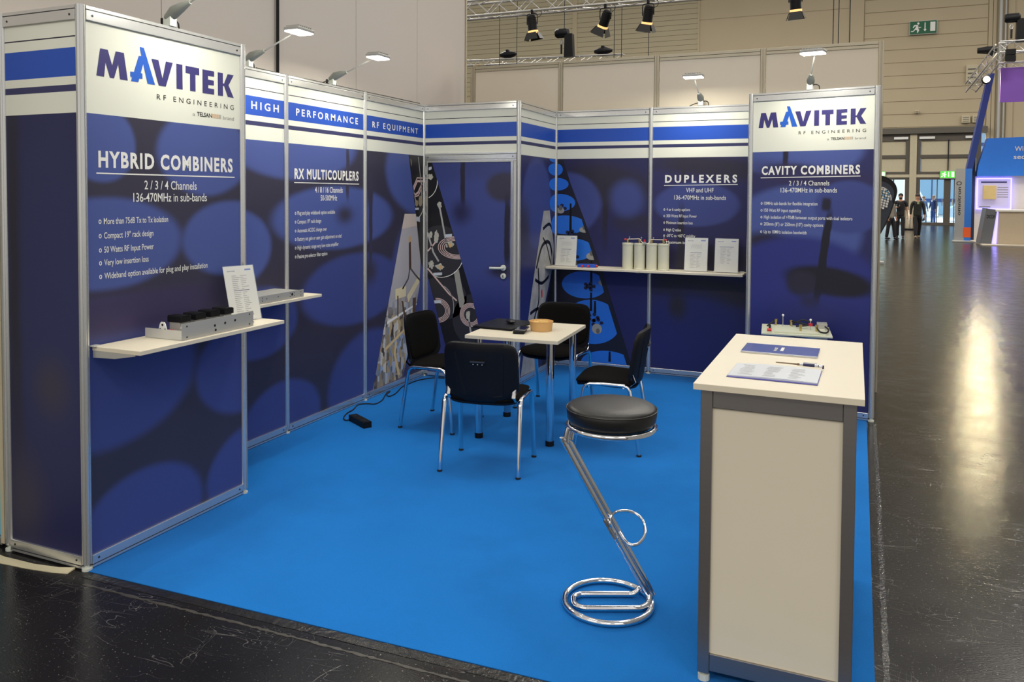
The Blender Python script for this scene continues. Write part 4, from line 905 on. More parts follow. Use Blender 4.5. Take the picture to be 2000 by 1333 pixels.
for xx in (.026, kw-.056):
    MB().box(xx, xx+.03, .062, kd-.062, kh-.085, kh-.022, .002).build('frame_rail', calu, kt); MB().box(xx, xx+.03, .062, kd-.062, .04, .10, .002).build('frame_rail', calu, kt)
    MB().box(xx+.008, xx+.016, .062, kd-.062, .10, kh-.085).build('side_board', whitelam, kt)

# ---------------------------------------------------------------- goods on the shelves
def shelf_frame(name, label, cat, x, y, rz, z=1.0, group=None): return thing(name, label, cat, (x, y, z), rz, group)
# rack tray on the hybrid shelf: local x along wall (+y world), -y toward room
rt_ = shelf_frame('rack_tray', 'pale grey metal rack tray with four black heat sinks on the hybrid combiners shelf', 'electronics', 0, 0, PI/2)
MB().box(.29, .775, -.277, -.273, .001, .078).build('front_plate', steel, rt_)
for sx in (.284, .775):
    for z in (.014, .058): MB().box(sx, sx+.006, -.277, -.273, z, z+.008).build('rack_ear', steeld, rt_)
for sx in (.32, .745):
    for z in (.014, .064): MB().lathe([(.004, 0), (.004, -.001)], (sx, -.2772, z), 8, 'y').build('screw_hole', blackpl, rt_)
for sx, z in ((.50, .042), (.505, .02), (.57, .045), (.64, .048)): MB().lathe([(.006, 0), (.006, -.001)], (sx, -.2772, z), 10, 'y').build('panel_hole', blackpl, rt_)
MB().box(.30, .765, -.273, -.04, .001, .004).build('tray_floor', steel, rt_)
MB().box(.298, .302, -.273, -.04, .001, .045).build('side_wall', steeld, rt_); MB().box(.763, .767, -.273, -.04, .001, .045).build('side_wall', steel, rt_)
MB().prism([(-.095, .004), (-.17, .004), (-.15, .066), (-.142, .076), (-.123, .076), (-.115, .066)], lambda a, c, d: (d, a, c), .315, .318).build('triangular_bracket', white, rt_)
for yy, zz in ((-.132, .062), (-.148, .04), (-.118, .04)): MB().lathe([(.006, 0), (.006, -.001)], (.315, yy, zz), 10, 'x').build('bracket_hole', blackpl, rt_)
for i in range(4):
    sx = .375+.098*i
    h = MB().box(sx, sx+.066, -.185, -.10, .066, .094, .002).build('heat_sink', blackpl, rt_)
    for k in range(5): MB().box(sx+.006+.011*k, sx+.012+.011*k, -.187, -.098, .092, .097).build('sink_fin', blackpl, h)
    MB().box(sx+.005, sx+.06, -.175, -.11, .004, .066).build('amplifier_block', steel, rt_)
    MB().lathe([(.006, 0), (.006, -.02)], (sx+.04, -.175, .035), 10, 'y').build('connector', brass, rt_)
    MB().tube(spl([(sx+.04, -.195, .035), (sx+.06, -.215, .03), (sx+.09, -.2, .045), (sx+.1, -.18, .03)], 4), .003, 6).build('coax_lead', brass, rt_)
MB().box(.335, .36, -.16, -.13, .004, .035).build('red_terminal', red, rt_)
t2 = shelf_frame('rack_panel_unit', 'grey flat rack unit on the left wall shelf', 'electronics', -.503, 1.03, PI/2)
MB().box(.35, .82, -.285, -.281, .001, .05).build('front_plate', steel, t2); MB().box(.355, .815, -.281, -.05, .001, .044, .002).build('housing', steel, t2)
for sx, z, r_ in ((.70, .03, .009), (.68, .038, .003), (.72, .038, .003), (.68, .018, .003), (.72, .018, .003), (.56, .03, .003), (.45, .03, .003), (.41, .037, .003), (.41, .02, .003), (.79, .037, .003), (.79, .014, .003)):
    MB().lathe([(r_, 0), (r_, -.0012)], (sx, -.285, z), 10, 'y').build('panel_hole', blackpl, t2)
acr = mat('clear_acrylic', (235, 240, 245), .05, alpha=.14, vary=0)
def sheet(label, x, y, rz, lean, yaw_=0, roll_=0, w_=.2, h=.29, style=0, z=1.0):
    t = thing('data_sheet', label, 'leaflet', (x, y, z+.001), rz+yaw_, 'standing data sheets')
    lt = math.tan(lean)
    f = lambda a, c, d: (a+c*roll_, c*lt-d, c)
    MB().prism([(-w_/2, .006), (w_/2, .006), (w_/2, h), (-w_/2, h)], f, 0, .0012).build('printed_sheet', paper, t)
    MB().prism([(-w_/2-.003, .002), (w_/2+.003, .002), (w_/2+.003, h+.003), (-w_/2-.003, h+.003)], f, .002, .0035).build('acrylic_front', acr, t)
    MB().prism([(-w_/2, 0), (w_/2, 0), (w_/2, .08), (-w_/2, .08)], lambda a, c, d: (a+c*roll_, c*lt+.07*(1-c/.08)+d, c), 0, .0015).build('acrylic_foot', acr, t)
    F = lambda a, c: f(a, c, .0016)
    text(t, 'MAVITEK', -w_*.38, -w_*.12, h*.90, .006, ink, bold=.03, name='sheet_logo', T=F)
    def bx(a0, a1, c0, c1, m, nm): MB().prism([(a0, c0), (a1, c0), (a1, c1), (a0, c1)], f, .0013, .0016).build(nm, m, t)
    bx(w_*.2, w_*.4, h*.91, h*.94, inkblue, 'sheet_badge')
    if style != 2: bx(-w_*.25, w_*.25, h*.55, h*.565, ink, 'sheet_rule')
    else: bx(-w_*.3, w_*.3, h*.75, h*.765, ink, 'sheet_rule')
    b = MB(); rnd = random.Random(int(x*1000)+style)
    if style in (0, 1):
        for k in range(3):
            pts = [(-w_*.25+w_*.5*i/14, h*.66+h*.14*(abs(math.sin(i*.45+k*1.1)))) for i in range(15)]
            for q in ribbon(pts, .0012): b.prism(q, f, .0013, .0016)
    rows = range(12) if style != 3 else range(22)
    top_ = h*(.5 if style < 2 else .7 if style == 2 else .82); dz = .0115 if style != 3 else .0098
    for i in rows:
        for a0, a1 in ((-w_*.27, -w_*rnd.uniform(.0, .12)), (w_*.02, w_*rnd.uniform(.08, .27))):
            zc = top_-i*dz
            if zc > .03: b.prism([(a0, zc), (a1, zc), (a1, zc+.003), (a0, zc+.003)], f, .0013, .0016)
    b.build('sheet_print', inkgrey, t)
    return t
sheet('data sheet leaning at the right end of the hybrid combiners shelf beside the rack tray', .14, .885, PI/2, math.radians(14), yaw_=-.25, roll_=-.02, style=3, w_=.185)
sheet('data sheet with graph at the left end of the rear wall shelf', .605, 4.80, 0, math.radians(9), style=0)
sheet('data sheet with graph on the rear shelf just right of the white cylinders', 1.83, 4.80, 0, math.radians(9), style=1, h=.30)
sheet('data sheet with rule near its top at the right end of the rear shelf', 2.095, 4.80, 0, math.radians(9), style=2, h=.30)
# four cylinder duplexer
wcyl = mat('cylinder_cream_paint', (205, 205, 186), .42, vary=.03)
cy = thing('cavity_duplexer', 'row of four tall cream cylinders joined by cables on the rear shelf', 'electronics', (1.372, 4.82, 1.001))
cs = (-.166, -.055, .058, .166)
for c_ in cs:
    q = MB().lathe([(.053, .0), (.053, .008), (.0505, .010), (.0505, .222), (.053, .224), (.053, .238), (.050, .24), (.001, .24)], (c_, 0, 0), 32).build('cylinder', wcyl, cy, smooth=True)
    MB().lathe([(.009, .24), (.009, .258), (.012, .258), (.012, .272), (.005, .274)], (c_, -.01, 0), 12).build('connector', brass, q, smooth=True)
    MB().lathe([(.003, .272), (.003, .29), (.006, .29), (.006, .297)], (c_+(.012 if c_ < .1 else 0), .01, 0), 10).build('tuning_screw', steel, q, smooth=True)
MB().tube(spl([(cs[0], -.01, .275), (-.11, -.012, .277), (cs[1], -.01, .279), (-.04, -.015, .262), (-.02, -.02, .245), (.002, -.03, .24)], 5), .0035, 8).tube(spl([(cs[3], -.01, .277), (.11, -.012, .277), (cs[2], -.01, .277), (.045, -.015, .262), (.03, -.02, .243), (.002, -.03, .24)], 5), .0035, 8).build('coax_harness', mat('white_coax', (215, 205, 190), .4), cy, smooth=True)
for a, z in ((cs[0]-.02, .272), (cs[3]+.02, .277)): MB().lathe([(.008, -.01), (.008, .01)], (a, -.01, z), 12, 'x').build('red_cap', red, cy)
MB().lathe([(.008, 0), (.008, .022)], (.0, -.045, .255), 12, 'z').build('red_cap', red, cy)
MB().box(-.008, .008, -.052, -.02, .235, .256).build('tee_piece', steel, cy)
bx_ = thing('filter_box', 'small blue metal box with red caps on the rear shelf', 'electronics', (.82, 4.80, 1.001), math.radians(4))
MB().box(-.085, .085, -.04, .045, 0, .028, .003).build('box_body', blueb, bx_)
for a in (-.035, .02): MB().lathe([(.010, 0), (.010, -.022), (.007, -.024)], (a, -.04, .013), 12, 'y').build('red_cap', red, bx_)
MB().lathe([(.010, 0), (.010, .02)], (.085, -.01, .014), 12, 'x').build('red_cap', red, bx_)

# combiner on the floor behind the counter
cbn = thing('cavity_combiner', 'metal topped cavity combiner on grey cans behind the counter', 'electronics', (2.735, 3.84, .0045), .08)
ptm = mat('combiner_plate_grey', (196, 200, 180), .45)
for sx in (-.115, .115):
    for sy in (-.13, .08): MB().lathe([(.098, .0), (.098, 0.675)], (sx, sy, 0), 32).build('cavity_can', mat('can_aluminium', (150, 165, 190), .35, .6), cbn, smooth=True)
pt = MB().box(-.24, .24, -.25, .195, 0.675, 0.687, .002).build('top_plate', ptm, cbn)
MB().box(-.17, .2, -.22, .1, 0.687, 0.697).build('raised_tray', ptm, cbn)
for a, c in ((-.14, .09), (-.03, .08), (.03, -.12), (.14, -.1)): MB().lathe([(.008, 0.687), (.008, 0.725), (.011, 0.725), (.011, 0.743)], (a, c, 0), 10).build('post_connector', brass, cbn)
for a, c, h, m in ((-.09, .05, 0.775, steel), (.10, -.06, 0.765, red)):
    k = MB().lathe([(.003, 0.687), (.003, h)], (a, c, 0), 8).build('tuning_rod', steel, cbn); MB().ball((a, c, h+.006), .009).build('rod_tip', white, k)
    if m is red: MB().lathe([(.014, 0.727), (.014, 0.747)], (a, c, 0), 12).build('red_collar', red, k)
MB().lathe([(.011, 0), (.011, .03)], (-.2, -.2, 0.705), 12, 'x').build('red_cap', red, cbn)
for pts in (((-.2, .05, 0.695), (-.17, .09, 0.715), (-.14, .09, 0.735)), ((-.03, .08, 0.735), (.02, .02, 0.735), (.08, -.02, 0.725), (.0, -.03, 0.715)), ((.14, -.1, 0.725), (.16, -.17, 0.705), (.2, -.2, 0.705), (.22, -.12, 0.715), (.2, -.05, 0.725)), ((-.02, .05, 0.720), (.05, .1, 0.745), (.1, .08, 0.735))):
    MB().tube(spl(pts, 5), .006, 8).build('black_lead', rubber, cbn, smooth=True)
MB().box(.15, .22, .02, .12, 0.687, 0.735, .002).build('filter_can', steel, cbn); MB().box(-.19, -.175, -.15, -.02, 0.687, 0.715).build('terminal_block', blackpl, cbn)

# ---------------------------------------------------------------- things on the table
TZ = .7255
lp = thing('laptop', 'closed black laptop on the left rear part of the white table', 'laptop', (.785, 2.885, TZ), math.radians(-3))
MB().box(-.155, .155, -.2, .2, .0, .008, .002).build('base', blackpl, lp); MB().box(-.155, .155, -.2, .2, .0095, .016, .002).build('lid', mat('laptop_lid', (24, 24, 26), .4, spec=.3), lp)
ms = thing('computer_mouse', 'black computer mouse on the closed laptop', 'mouse', (.83, 2.90, TZ+.0165), .9)
MB().ball((0, 0, .0168), .03, 16, 8, (1, 1.8, .55)).build('body', mat('mouse_plastic', (34, 34, 38), .25), ms, smooth=True); MB().box(-.003, .003, .02, .04, .026, .032).build('scroll_wheel', rubber, ms)
bk_ = thing('power_bank', 'thick black block under the phone on the white table', 'power bank', (1.0, 2.66, TZ), .25)
MB().box(-.04, .04, -.075, .075, 0, .02, .005).build('case', blackpl, bk_)
ph = thing('phone', 'black phone lying on the block beside the bowl', 'phone', (1.01, 2.675, TZ+.0205), .15)
MB().box(-.037, .037, -.075, .075, 0, .009, .003).build('body_shell', mat('phone_edge', (110, 110, 115), .3, .6), ph); MB().box(-.034, .034, -.072, .072, .009, .0098).build('screen', mat('phone_screen', (18, 20, 40), .08), ph)
kraft = mat('kraft_card', (202, 160, 104), .7, vary=.06)
bw = thing('food_bowl', 'brown card bowl of noodles on the white table', 'bowl', (1.105, 2.80, TZ))
MB().lathe([(.074, 0), (.083, .062), (.086, .064), (.086, .068), (.081, .068), (.080, .062), (.072, .006), (.001, .005)], (0, 0, 0), 40).build('card_bowl', kraft, bw, smooth=True)
nd = MB(); rr = random.Random(3)
nd.lathe([(.078, .05), (.05, .058), (.001, .06)], (0, 0, 0), 24)
for i in range(45):
    a, r_ = rr.uniform(0, 6.28), rr.uniform(.0, .05); c0 = Vector((r_*math.cos(a), r_*math.sin(a), .058))
    nd.tube(spl([c0+Vector((rr.uniform(-.02, .02), rr.uniform(-.02, .02), rr.uniform(0, .012))) for _ in range(4)], 3), .0018, 5)
nd.build('noodles', mat('pale_noodles', (222, 190, 120), .5), bw, smooth=True, stuff=True)

# ---------------------------------------------------------------- papers and pen on the counter
KZ = 1.0455
br = thing('brochure', 'blue glossy brochure lying at the back of the counter top', 'brochure', (2.835, .97, KZ), -.02)
brm = mat('brochure_blue', (62, 78, 150), .22, vary=.12, vscale=12)
MB().box(-.145, .145, -.1, .1, 0, .004).build('pages', paper, br); MB().box(-.146, .146, -.101, .101, .004, .0052).build('cover', brm, br)
MB().box(-.146, .146, -.101, -.094, .0052, .0056).build('spine_edge', white, br)
MB().box(.0, .012, -.03, .05, .0052, .0056).build('cover_badge', paper, br)
text(br, 'MAVITEK', -.04, .04, 0, .012, paper, bold=.03, name='cover_text', T=lambda a, c: (-.025+c, a, .0056))
b2 = thing('brochure', 'open white data sheets with blue edge at the front of the counter top', 'brochure', (2.85, .51, KZ), -.03)
MB().box(-.15, .15, -.125, .12, 0, .002).build('blue_cover', mat('brochure_violet', (70, 66, 160), .3), b2)
MB().prism([(-.148, .004), (-.05, .0075), (.05, .0085), (.148, .005), (.148, .002), (-.148, .002)], lambda a, c, d: (a, d, c), -.112, .118).build('top_sheet', mat('blueish_page', (198, 203, 210), .35), b2, smooth=False)
q = MB(); rr = random.Random(8)
for i in range(9):
    for k in range(3): a = -.12+.085*k+rr.uniform(0, .01); c = -.09+.02*i; q.box(a, a+.05*rr.uniform(.5, 1), c, c+.0022, .0086, .009)
q.build('page_print', inkgrey, b2)
pn = thing('pen', 'slim dark blue and silver pen resting on the white data sheets', 'pen', (2.925, .655, KZ+.0125), math.radians(-3))
MB().lathe([(.0015, -.085), (.0022, -.08), (.003, -.01), (.0045, -.008), (.0045, .005)], (0, 0, 0), 12, 'x').build('refill_tube', mat('clear_brown_tube', (120, 100, 80), .2, .3), pn, smooth=True)
MB().lathe([(.0055, .005), (.0055, .06), (.0048, .066)], (0, 0, 0), 14, 'x').build('barrel', mat('pen_navy', (30, 32, 80), .25), pn, smooth=True)
for a in (.0, .052): MB().lathe([(.006, a), (.006, a+.012)], (0, 0, 0), 14, 'x').build('silver_ring', chrome, pn, smooth=True)
MB().lathe([(.0058, .066), (.006, .078), (.003, .082)], (0, 0, 0), 14, 'x').build('end_cap', chrome, pn, smooth=True); MB().box(.012, .06, -.0015, .0015, .006, .009).build('clip', chrome, pn)
MB().box(.078, .084, -.005, .004, -.008, .004).build('tip_cap', mat('pen_navy', (30, 32, 80)), pn)

# ---------------------------------------------------------------- extension lead
ex = thing('extension_lead', 'black multi-way socket block with lead winding along the left wall', 'extension lead', (-.16, 2.43, .0045))
a = math.atan2(2.364-2.495, -.052+.27)
blk = MB(); 
o = MB(); d_ = Vector((math.cos(a), math.sin(a), 0)); 
o.bar(tuple(-d_*.125+Vector((0, 0, .022))), tuple(d_*.125+Vector((0, 0, .022))), .062, .044).build('socket_block', blackpl, ex)
for k in (-.075, 0, .075): MB().lathe([(.022, 0), (.022, .001), (.019, .001), (.018, -.001)], (d_.x*k, d_.y*k, .0445), 18).build('socket', rubber, ex)
cp = [(-.271, 2.51), (-.296, 2.453), (-.352, 2.503), (-.399, 2.62), (-.414, 2.725), (-.46, 2.86), (-.42, 2.92), (-.352, 2.94), (-.36, 3.054), (-.42, 3.2), (-.46, 3.3), (-.455, 3.34), (-.43, 3.25), (-.376, 3.194), (-.379, 3.305), (-.44, 3.5), (-.45, 3.6), (-.45, 3.75), (-.418, 3.86), (-.33, 3.96), (-.1, 3.97), (.2, 3.975)]
MB().tube(spl([(x+.16, y-2.43, .006) for x, y in cp], 5), .0045, 8).build('lead', rubber, ex, smooth=True)

# ---------------------------------------------------------------- trusses, spotlights, hoists above
trm = mat('truss_aluminium', (200, 198, 194), .35, .6)
def truss(name, label, p0, p1, wd=.29, step=.33, r=.022, m=trm):
    p0, p1 = Vector(p0), Vector(p1); d = (p1-p0); L_ = d.length; d.normalize(); sd = d.cross(Vector((0, 0, 1))).normalized(); up = sd.cross(d)
    t = thing(name, label, 'truss', tuple(p0))
    cs_ = [sd*(wd/2*a)+up*(wd/2*b) for a, b in ((-1, -1), (1, -1), (1, 1), (-1, 1))]
    for c in cs_: MB().tube([c, c+d*L_], r, 8).build('chord', m, t, smooth=True)
    n = int(L_/step)
    for f_ in range(4):
        a, b = cs_[f_], cs_[(f_+1) % 4]; proto = []
        for par in (0, 1):
            u, v = (a, b) if par == 0 else (b, a)
            proto.append(MB().tube([u, v+d*step], r*.45, 5).build('brace', m, t))
        for i in range(n):
            if i < 2: o = proto[i]
            else: o = proto[i % 2].copy(); COL.objects.link(o)
            o.location = d*(i*step)
    return t
truss('ceiling_truss', 'silver lattice truss crossing the top of the picture carrying the spotlights', (-5.2, 11.7, 5.24), (3.4, 11.7, 5.24))
truss('ceiling_truss', 'distant silver truss seen just above the rear beige partition', (-10.6, 24, 6.45), (-3.9, 24.0, 6.29), wd=.18, step=.3, r=.02)
def wire(label, x, y, z0, z1, r=.008, group='hoist wires hanging from the hall roof'):
    o = MB().tube([(x, y, z0), (x+.01, y, (z0+z1)/2), (x, y, z1)], r, 6).build('hanging_wire', rubber, at=(x, y, z0)); tag(o, label, 'wire', group)
for x, z0, lb in ((-8.36, 6.2, 'thin black wire hanging left of the first spotlight'), (-7.7, 6.2, 'second thin black wire from the left, behind the first spotlight'), (-5.9, 7.31, 'thin wire holding the chain hoist with the black bag'),
                  (-4.2, 6.2, 'thin wire under the second spotlight'), (-3.95, 6.2, 'thin wire just right of the second spotlight'), (-3.04, 6.0, 'thin wire under the third spotlight')):
    wire(lb, x, 23.7 if x == -5.9 else 23.85, z0, 12.5, .012)
for x, lb in ((2.54, 'left wire of the three above the cavity combiners lamp'), (2.69, 'middle wire of the three above the cavity combiners lamp'), (3.0, 'right wire of the three above the cavity combiners lamp')): wire(lb, x, 24, 5.3, 12.5, .014)
barn = mat('barn_door_black', (22, 20, 20), .55)
warm = mat('lit_barn_door_inside', (255, 190, 120), .5, emit=.9)
def spot(label, x, z, rx, rz):
    t = thing('stage_spotlight', label, 'spotlight', (x, 11.56, z), 0, 'stage spotlights on the truss')
    MB().box(-.02, .02, -.03, .03, -.02, .05).build('hook_clamp', blackpl, t)
    MB().tube(spl([(-.10, 0, -.22), (-.10, 0, -.08), (-.085, 0, -.03), (0, 0, -.02), (.085, 0, -.03), (.10, 0, -.08), (.10, 0, -.22)], 4), .009, 8).build('yoke', blackpl, t, smooth=True)
    body = MB().lathe([(.05, .16), (.075, .14), (.085, .05), (.088, -.1), (.092, -.14), (.08, -.16)], (0, 0, 0), 20).build('spotlight_body', blackpl, t, smooth=True)
    body.location = (0, 0, -.21); body.rotation_euler = (rx, rz, 0)
    for k in range(4): MB().lathe([(.09, -.01), (.09, .0)], (0, 0, .02+.03*k), 20).build('cooling_ring', rubber, body)
    MB().lathe([(.094, -.125), (.096, -.165), (.06, -.168), (.001, -.168)], (0, 0, 0), 16).build('lens', warm, body)
    for k in range(4):
        a = k*PI/2; c_, s_ = math.cos(a), math.sin(a)
        q = [(-.085, -.16), (.085, -.16), (.125, -.29), (-.125, -.29)]
        MB().prism(q, lambda u, v, d, c_=c_, s_=s_: ((.095-(v+.16)*.45+d)*c_-u*s_, (.095-(v+.16)*.45+d)*s_+u*c_, v), 0, .004).build('barn_door', barn, body)
    MB().tube(spl([(.1, 0, -.1), (.16, .02, -.06), (.17, .02, .0), (.12, .02, .06)], 4), .005, 6).build('power_cable', rubber, t, smooth=True)
spot('spotlight left of three under the truss, barn doors pointing down', -2.37, 5.06, .12, -.1)
spot('middle spotlight under the truss tilted right with open barn doors', -.97, 5.04, .3, .45)
spot('third spotlight near the end of the truss above the beige partition', -.2, 5.05, .25, .2)
spot('spotlight cut by the top of the picture above the cavity combiners lamp', 2.22, 5.06, .2, -.05)
def hoist(label, x, y, z, bag=1, s=1.0):
    t = thing('chain_hoist', label, 'hoist', (x, y, z), 0)
    MB().lathe([(.12*s, -.26*s), (.16*s, -.2*s), (.16*s, .1*s), (.12*s, .2*s)], (0, 0, .2*s), 14, 'x').build('motor', blackpl, t, smooth=True)
    MB().box(-.12*s, .16*s, -.12*s, .12*s, .08*s, .34*s, .02).build('gear_box', rubber, t)
    if bag: MB().prism([(.1*s, .15*s), (.36*s, .15*s), (.4*s, -.62*s), (.08*s, -.62*s)], lambda a, c, d: (a, d, c), -.12*s, .12*s).build('chain_bag', blackpl, t)
    MB().tube(spl([(-.05*s, 0, 0), (-.1*s, 0, -.1*s), (-.05*s, 0, -.2*s), (0, 0, -.1*s), (-.05*s, 0, 0)], 3), .015*s, 6).build('hook', steel, t)
    MB().tube([(-.05*s, 0, -.18*s), (-.05*s, 0, -.5*s)], .035*s, 6).build('sling', rubber, t)
hoist('black chain hoist with chain bag hanging left of centre above the rear partition', -5.95, 23.7, 6.98)
for x, lb in ((-8.1, 'small black spotlight lying on the distant truss at the left'), (-4.62, 'small black fitting on the distant truss under the second spotlight')):
    t = thing('truss_fitting', lb, 'spotlight', (x, 24.0, 6.57 if x < -6 else 6.47)); MB().lathe([(.06, -.3), (.13, -.1), (.13, .1), (.05, .32)], (0, 0, .07), 12, 'x').build('fitting_body', blackpl, t, smooth=True)
    MB().box(-.05, .05, -.1, .1, .12, .24, .01).build('fitting_bracket', blackpl, t)

# ---------------------------------------------------------------- right-hand stand far down the hall
rbm = mat('stand_white_board', (226, 222, 214), .5)
rs = thing('exhibition_stand', 'white and blue exhibition stand at the right picture edge', 'stand', (7.5, 33, 0))
def rp(b, n, m, emit=None): 
    o = b.build(n, m, rs); o.location = (-7.5, -33, 0); return o
rp(MB().box(7.48, 13, 33.0, 33.2, 0, 2.46), 'white_wall', rbm)
rp(MB().box(7.38, 7.475, 33.0, 33.5, .036, 3.6), 'navy_side_wall', mat('navy_board', (34, 44, 70), .5))
rp(MB().prism([(7.54, 2.9), (7.81, 3.89), (13, 4.0), (13, 2.5), (7.5, 2.47), (7.5, 2.6)], lambda a, c, d: (a, d, c), 32.7, 33.2), 'blue_fascia', mat('fascia_blue', (40, 124, 232), .4))
for body, a, b_, z in (('Wi', 8.69, 8.96, 3.40), ('sec', 8.66, 9.02, 3.10)):
    o = text(rs, body, a, b_, z, .17, white, bold=.01, name='fascia_text', T=lambda u, v: (u-7.5, -.32, v))
rp(MB().prism([(7.10, 2.5), (7.30, 2.5), (7.98, 6.3), (7.78, 6.3)], lambda a, c, d: (a, d, c), 32.6, 33.1), 'slanted_beam', mat('beam_blue', (26, 54, 130), .4))
dp_ = rp(MB().box(7.56, 8.62, 32.9, 32.99, 1.25, 2.36), 'display_board', mat('display_lilac', (190, 184, 220), .5, emit=.25))
for x0, x1, z0, z1 in ((7.52, 8.66, 2.36, 2.40), (7.52, 8.66, 1.21, 1.25), (7.52, 7.56, 1.25, 2.36), (8.62, 8.66, 1.25, 2.36)):
    rp(MB().box(x0, x1, 32.86, 32.99, z0, z1), 'light_edge', mat('led_violet', (150, 140, 255), .5, emit=2.0))
rp(MB().box(7.72, 8.14, 32.7, 32.9, 1.6, 2.12, .01), 'sample_box', mat('sample_cream', (214, 190, 130), .5))
for k in range(5): rp(MB().box(8.2, 8.55, 32.885, 32.9, 1.68+.09*k, 1.7+.09*k), 'board_text_line', inkgrey)
rp(MB().box(7.66, 8.5, 32.885, 32.9, 2.22, 2.27), 'board_title_line', ink)
rp(MB().box(7.62, 7.98, 32.885, 32.9, 1.3, 1.33), 'board_text_line', inkgrey)
rp(MB().box(9.1, 10.1, 32.9, 32.99, 1.25, 2.3), 'display_board', mat('display_cream', (222, 205, 170), .5, emit=.2))
rp(MB().box(7.36, 13, 29.8, 36, 0, .035), 'stand_platform', mat('platform_pale', (186, 176, 160), .5))
rc_ = thing('reception_counter', 'beige reception counter with slanted grey side and violet light strip on the right stand', 'counter', (7.9, 30.4, .036))
MB().box(0, 4, 0, 1.0, 0, 1.14).build('counter_front', mat('counter_taupe', (178, 162, 138), .5), rc_); MB().box(-.1, 4.05, -.05, 1.05, 1.14, 1.2).build('counter_top', rbm, rc_)
MB().prism([(-.17, 0), (-.04, 0), (.0, 1.13), (-.02, 1.13)], lambda a, c, d: (a, d, c), .05, .9).build('light_strip', mat('led_violet2', (165, 155, 255), .5, emit=1.3), rc_)
MB().prism([(-.56, 0), (-.2, 0), (-.05, 1.2), (-.38, 1.25)], lambda a, c, d: (a, d, c), 0, .95).build('grey_side_panel', mat('slate_panel', (92, 94, 98), .5), rc_)
text(rc_, 'DICOF', -.36, -.12, .9, .12, blackpl, name='side_text', T=lambda u, v: (u, -.012, v))
vb = thing('hanging_banner', 'violet banner hanging below the right truss', 'banner', (7.86, 30.5, 5.0))
MB().box(0, 5, 0, .03, 0, 1.2).build('banner_cloth', mat('banner_violet', (120, 74, 170), .6, vary=.2, vscale=.7), vb)
truss('ceiling_truss', 'bright silver truss at the right edge above the violet banner', (7.75, 30.2, 6.86), (13, 30.2, 6.86), wd=.36, step=.36, r=.026)
truss('ceiling_truss', 'slanting silver truss arm running down left to the bright lamp', (7.85, 30.4, 6.84), (7.3, 33.5, 5.9), wd=.34, step=.36, r=.026)
truss('ceiling_truss', 'lower silver truss right above the violet banner', (7.8, 30.7, 6.3), (13, 30.7, 6.3), wd=.2, step=.3, r=.02)
hoist('black hoist with bag at the top right corner over the right truss', 8.15, 30.2, 7.65)
t = thing('stage_spotlight', 'black moving spotlight left of the right truss', 'spotlight', (7.62, 31.2, 6.95)); MB().lathe([(.1, -.4), (.14, -.1), (.14, .15), (.08, .2)], (0, 0, 0), 12, 'x').build('spotlight_body', blackpl, t, smooth=True); MB().box(-.05, .08, -.1, .1, -.2, .1, .01).build('yoke', blackpl, t)
t = thing('truss_fitting', 'stack of black dimmer boxes on the right truss', 'box', (8.05, 30.0, 6.33)); MB().box(-.16, .16, -.12, .12, 0, .2, .01).build('fitting_body', blackpl, t); MB().box(-.14, .16, -.1, .1, .22, .42, .01).build('fitting_lid', blackpl, t)
t = thing('flood_lamp', 'glaring warm lamp on the lower end of the right truss', 'lamp', (7.5, 31.0, 5.88)); MB().lathe([(.12, 0), (.15, .12), (.08, .2)], (0, 0, 0), 16, 'y').build('lamp_housing', blackpl, t)
MB().ball((0, -.05, 0), .11).build('bulb', mat('flood_glow', (255, 236, 190), .4, emit=14), t, smooth=True)
area('lamp_light', (0, -.25, 0), (.25, .25), 110, (1, .84, .5), (0, -4, -3), parent=t)

# roll-up banners and teardrop flag
ob = thing('banner_stand', 'tall grey and blue banner stand with vertical lettering near the doors', 'banner', (6.71, 31.9, 0))
MB().box(0, .31, 0, .05, .06, 2.73).build('grey_cloth', mat('banner_grey', (150, 150, 150), .6), ob); MB().box(.31, .53, 0, .05, .06, 2.73).build('blue_cloth', mat('banner_blue', (40, 110, 200), .6), ob)
MB().box(.28, .53, -.004, 0, .18, .55).build('orange_patch', mat('banner_orange', (226, 92, 34), .6), ob); MB().box(-.05, .58, -.2, .2, 0, .06, .01).build('banner_base', steel, ob)
text(ob, 'omnitron', 1.0, 2.05, .20, .11, inkblack, bold=.01, name='banner_text', T=lambda u, v: (.32-v+.06, -.006, u))
text(ob, 'O', 2.12, 2.26, .18, .17, inkblack, name='banner_text', T=lambda u, v: (.32-v+.06, -.006, u))
fg = thing('teardrop_flag', 'leaning dark grey teardrop flag with black rim and white globe grid', 'flag', (3.66, 20, 0))
FX = 3.66
O_ = [(3.675, .113), (3.737, .57), (3.916, .962), (4.048, 1.325), (4.155, 1.72), (4.16, 1.88), (4.10, 2.02), (4.0, 2.12), (3.857, 2.186), (3.70, 2.18), (3.50, 2.06), (3.36, 1.8), (3.30, 1.4), (3.36, .9), (3.5, .4)]
O_ = [(q[0], q[1]) for q in spl([(a, c, 0) for a, c in O_], 3)]
cx_, cz_ = 3.78, 1.4
inn = [(cx_+(a-cx_)*(.86 if c > 1.5 else 1), cz_+(c-cz_)*(.84 if c > 1.5 else 1)) for a, c in O_]
F2 = lambda a, c, d: (a-FX, d, c)
MB().prism(O_, F2, 0, .012).build('flag_rim', rubber, fg); MB().prism(inn, F2, -.008, 0).build('flag_cloth', mat('flag_slate', (52, 58, 70), .6, vary=.15, vscale=3), fg)
MB().tube([(a-FX, .006, c) for a, c in O_], .018, 6).build('flag_pole', rubber, fg); MB().box(-.15, .25, -.2, .2, 0, .04).build('flag_foot', steel, fg)
gc = (3.78, 1.62); k = 0
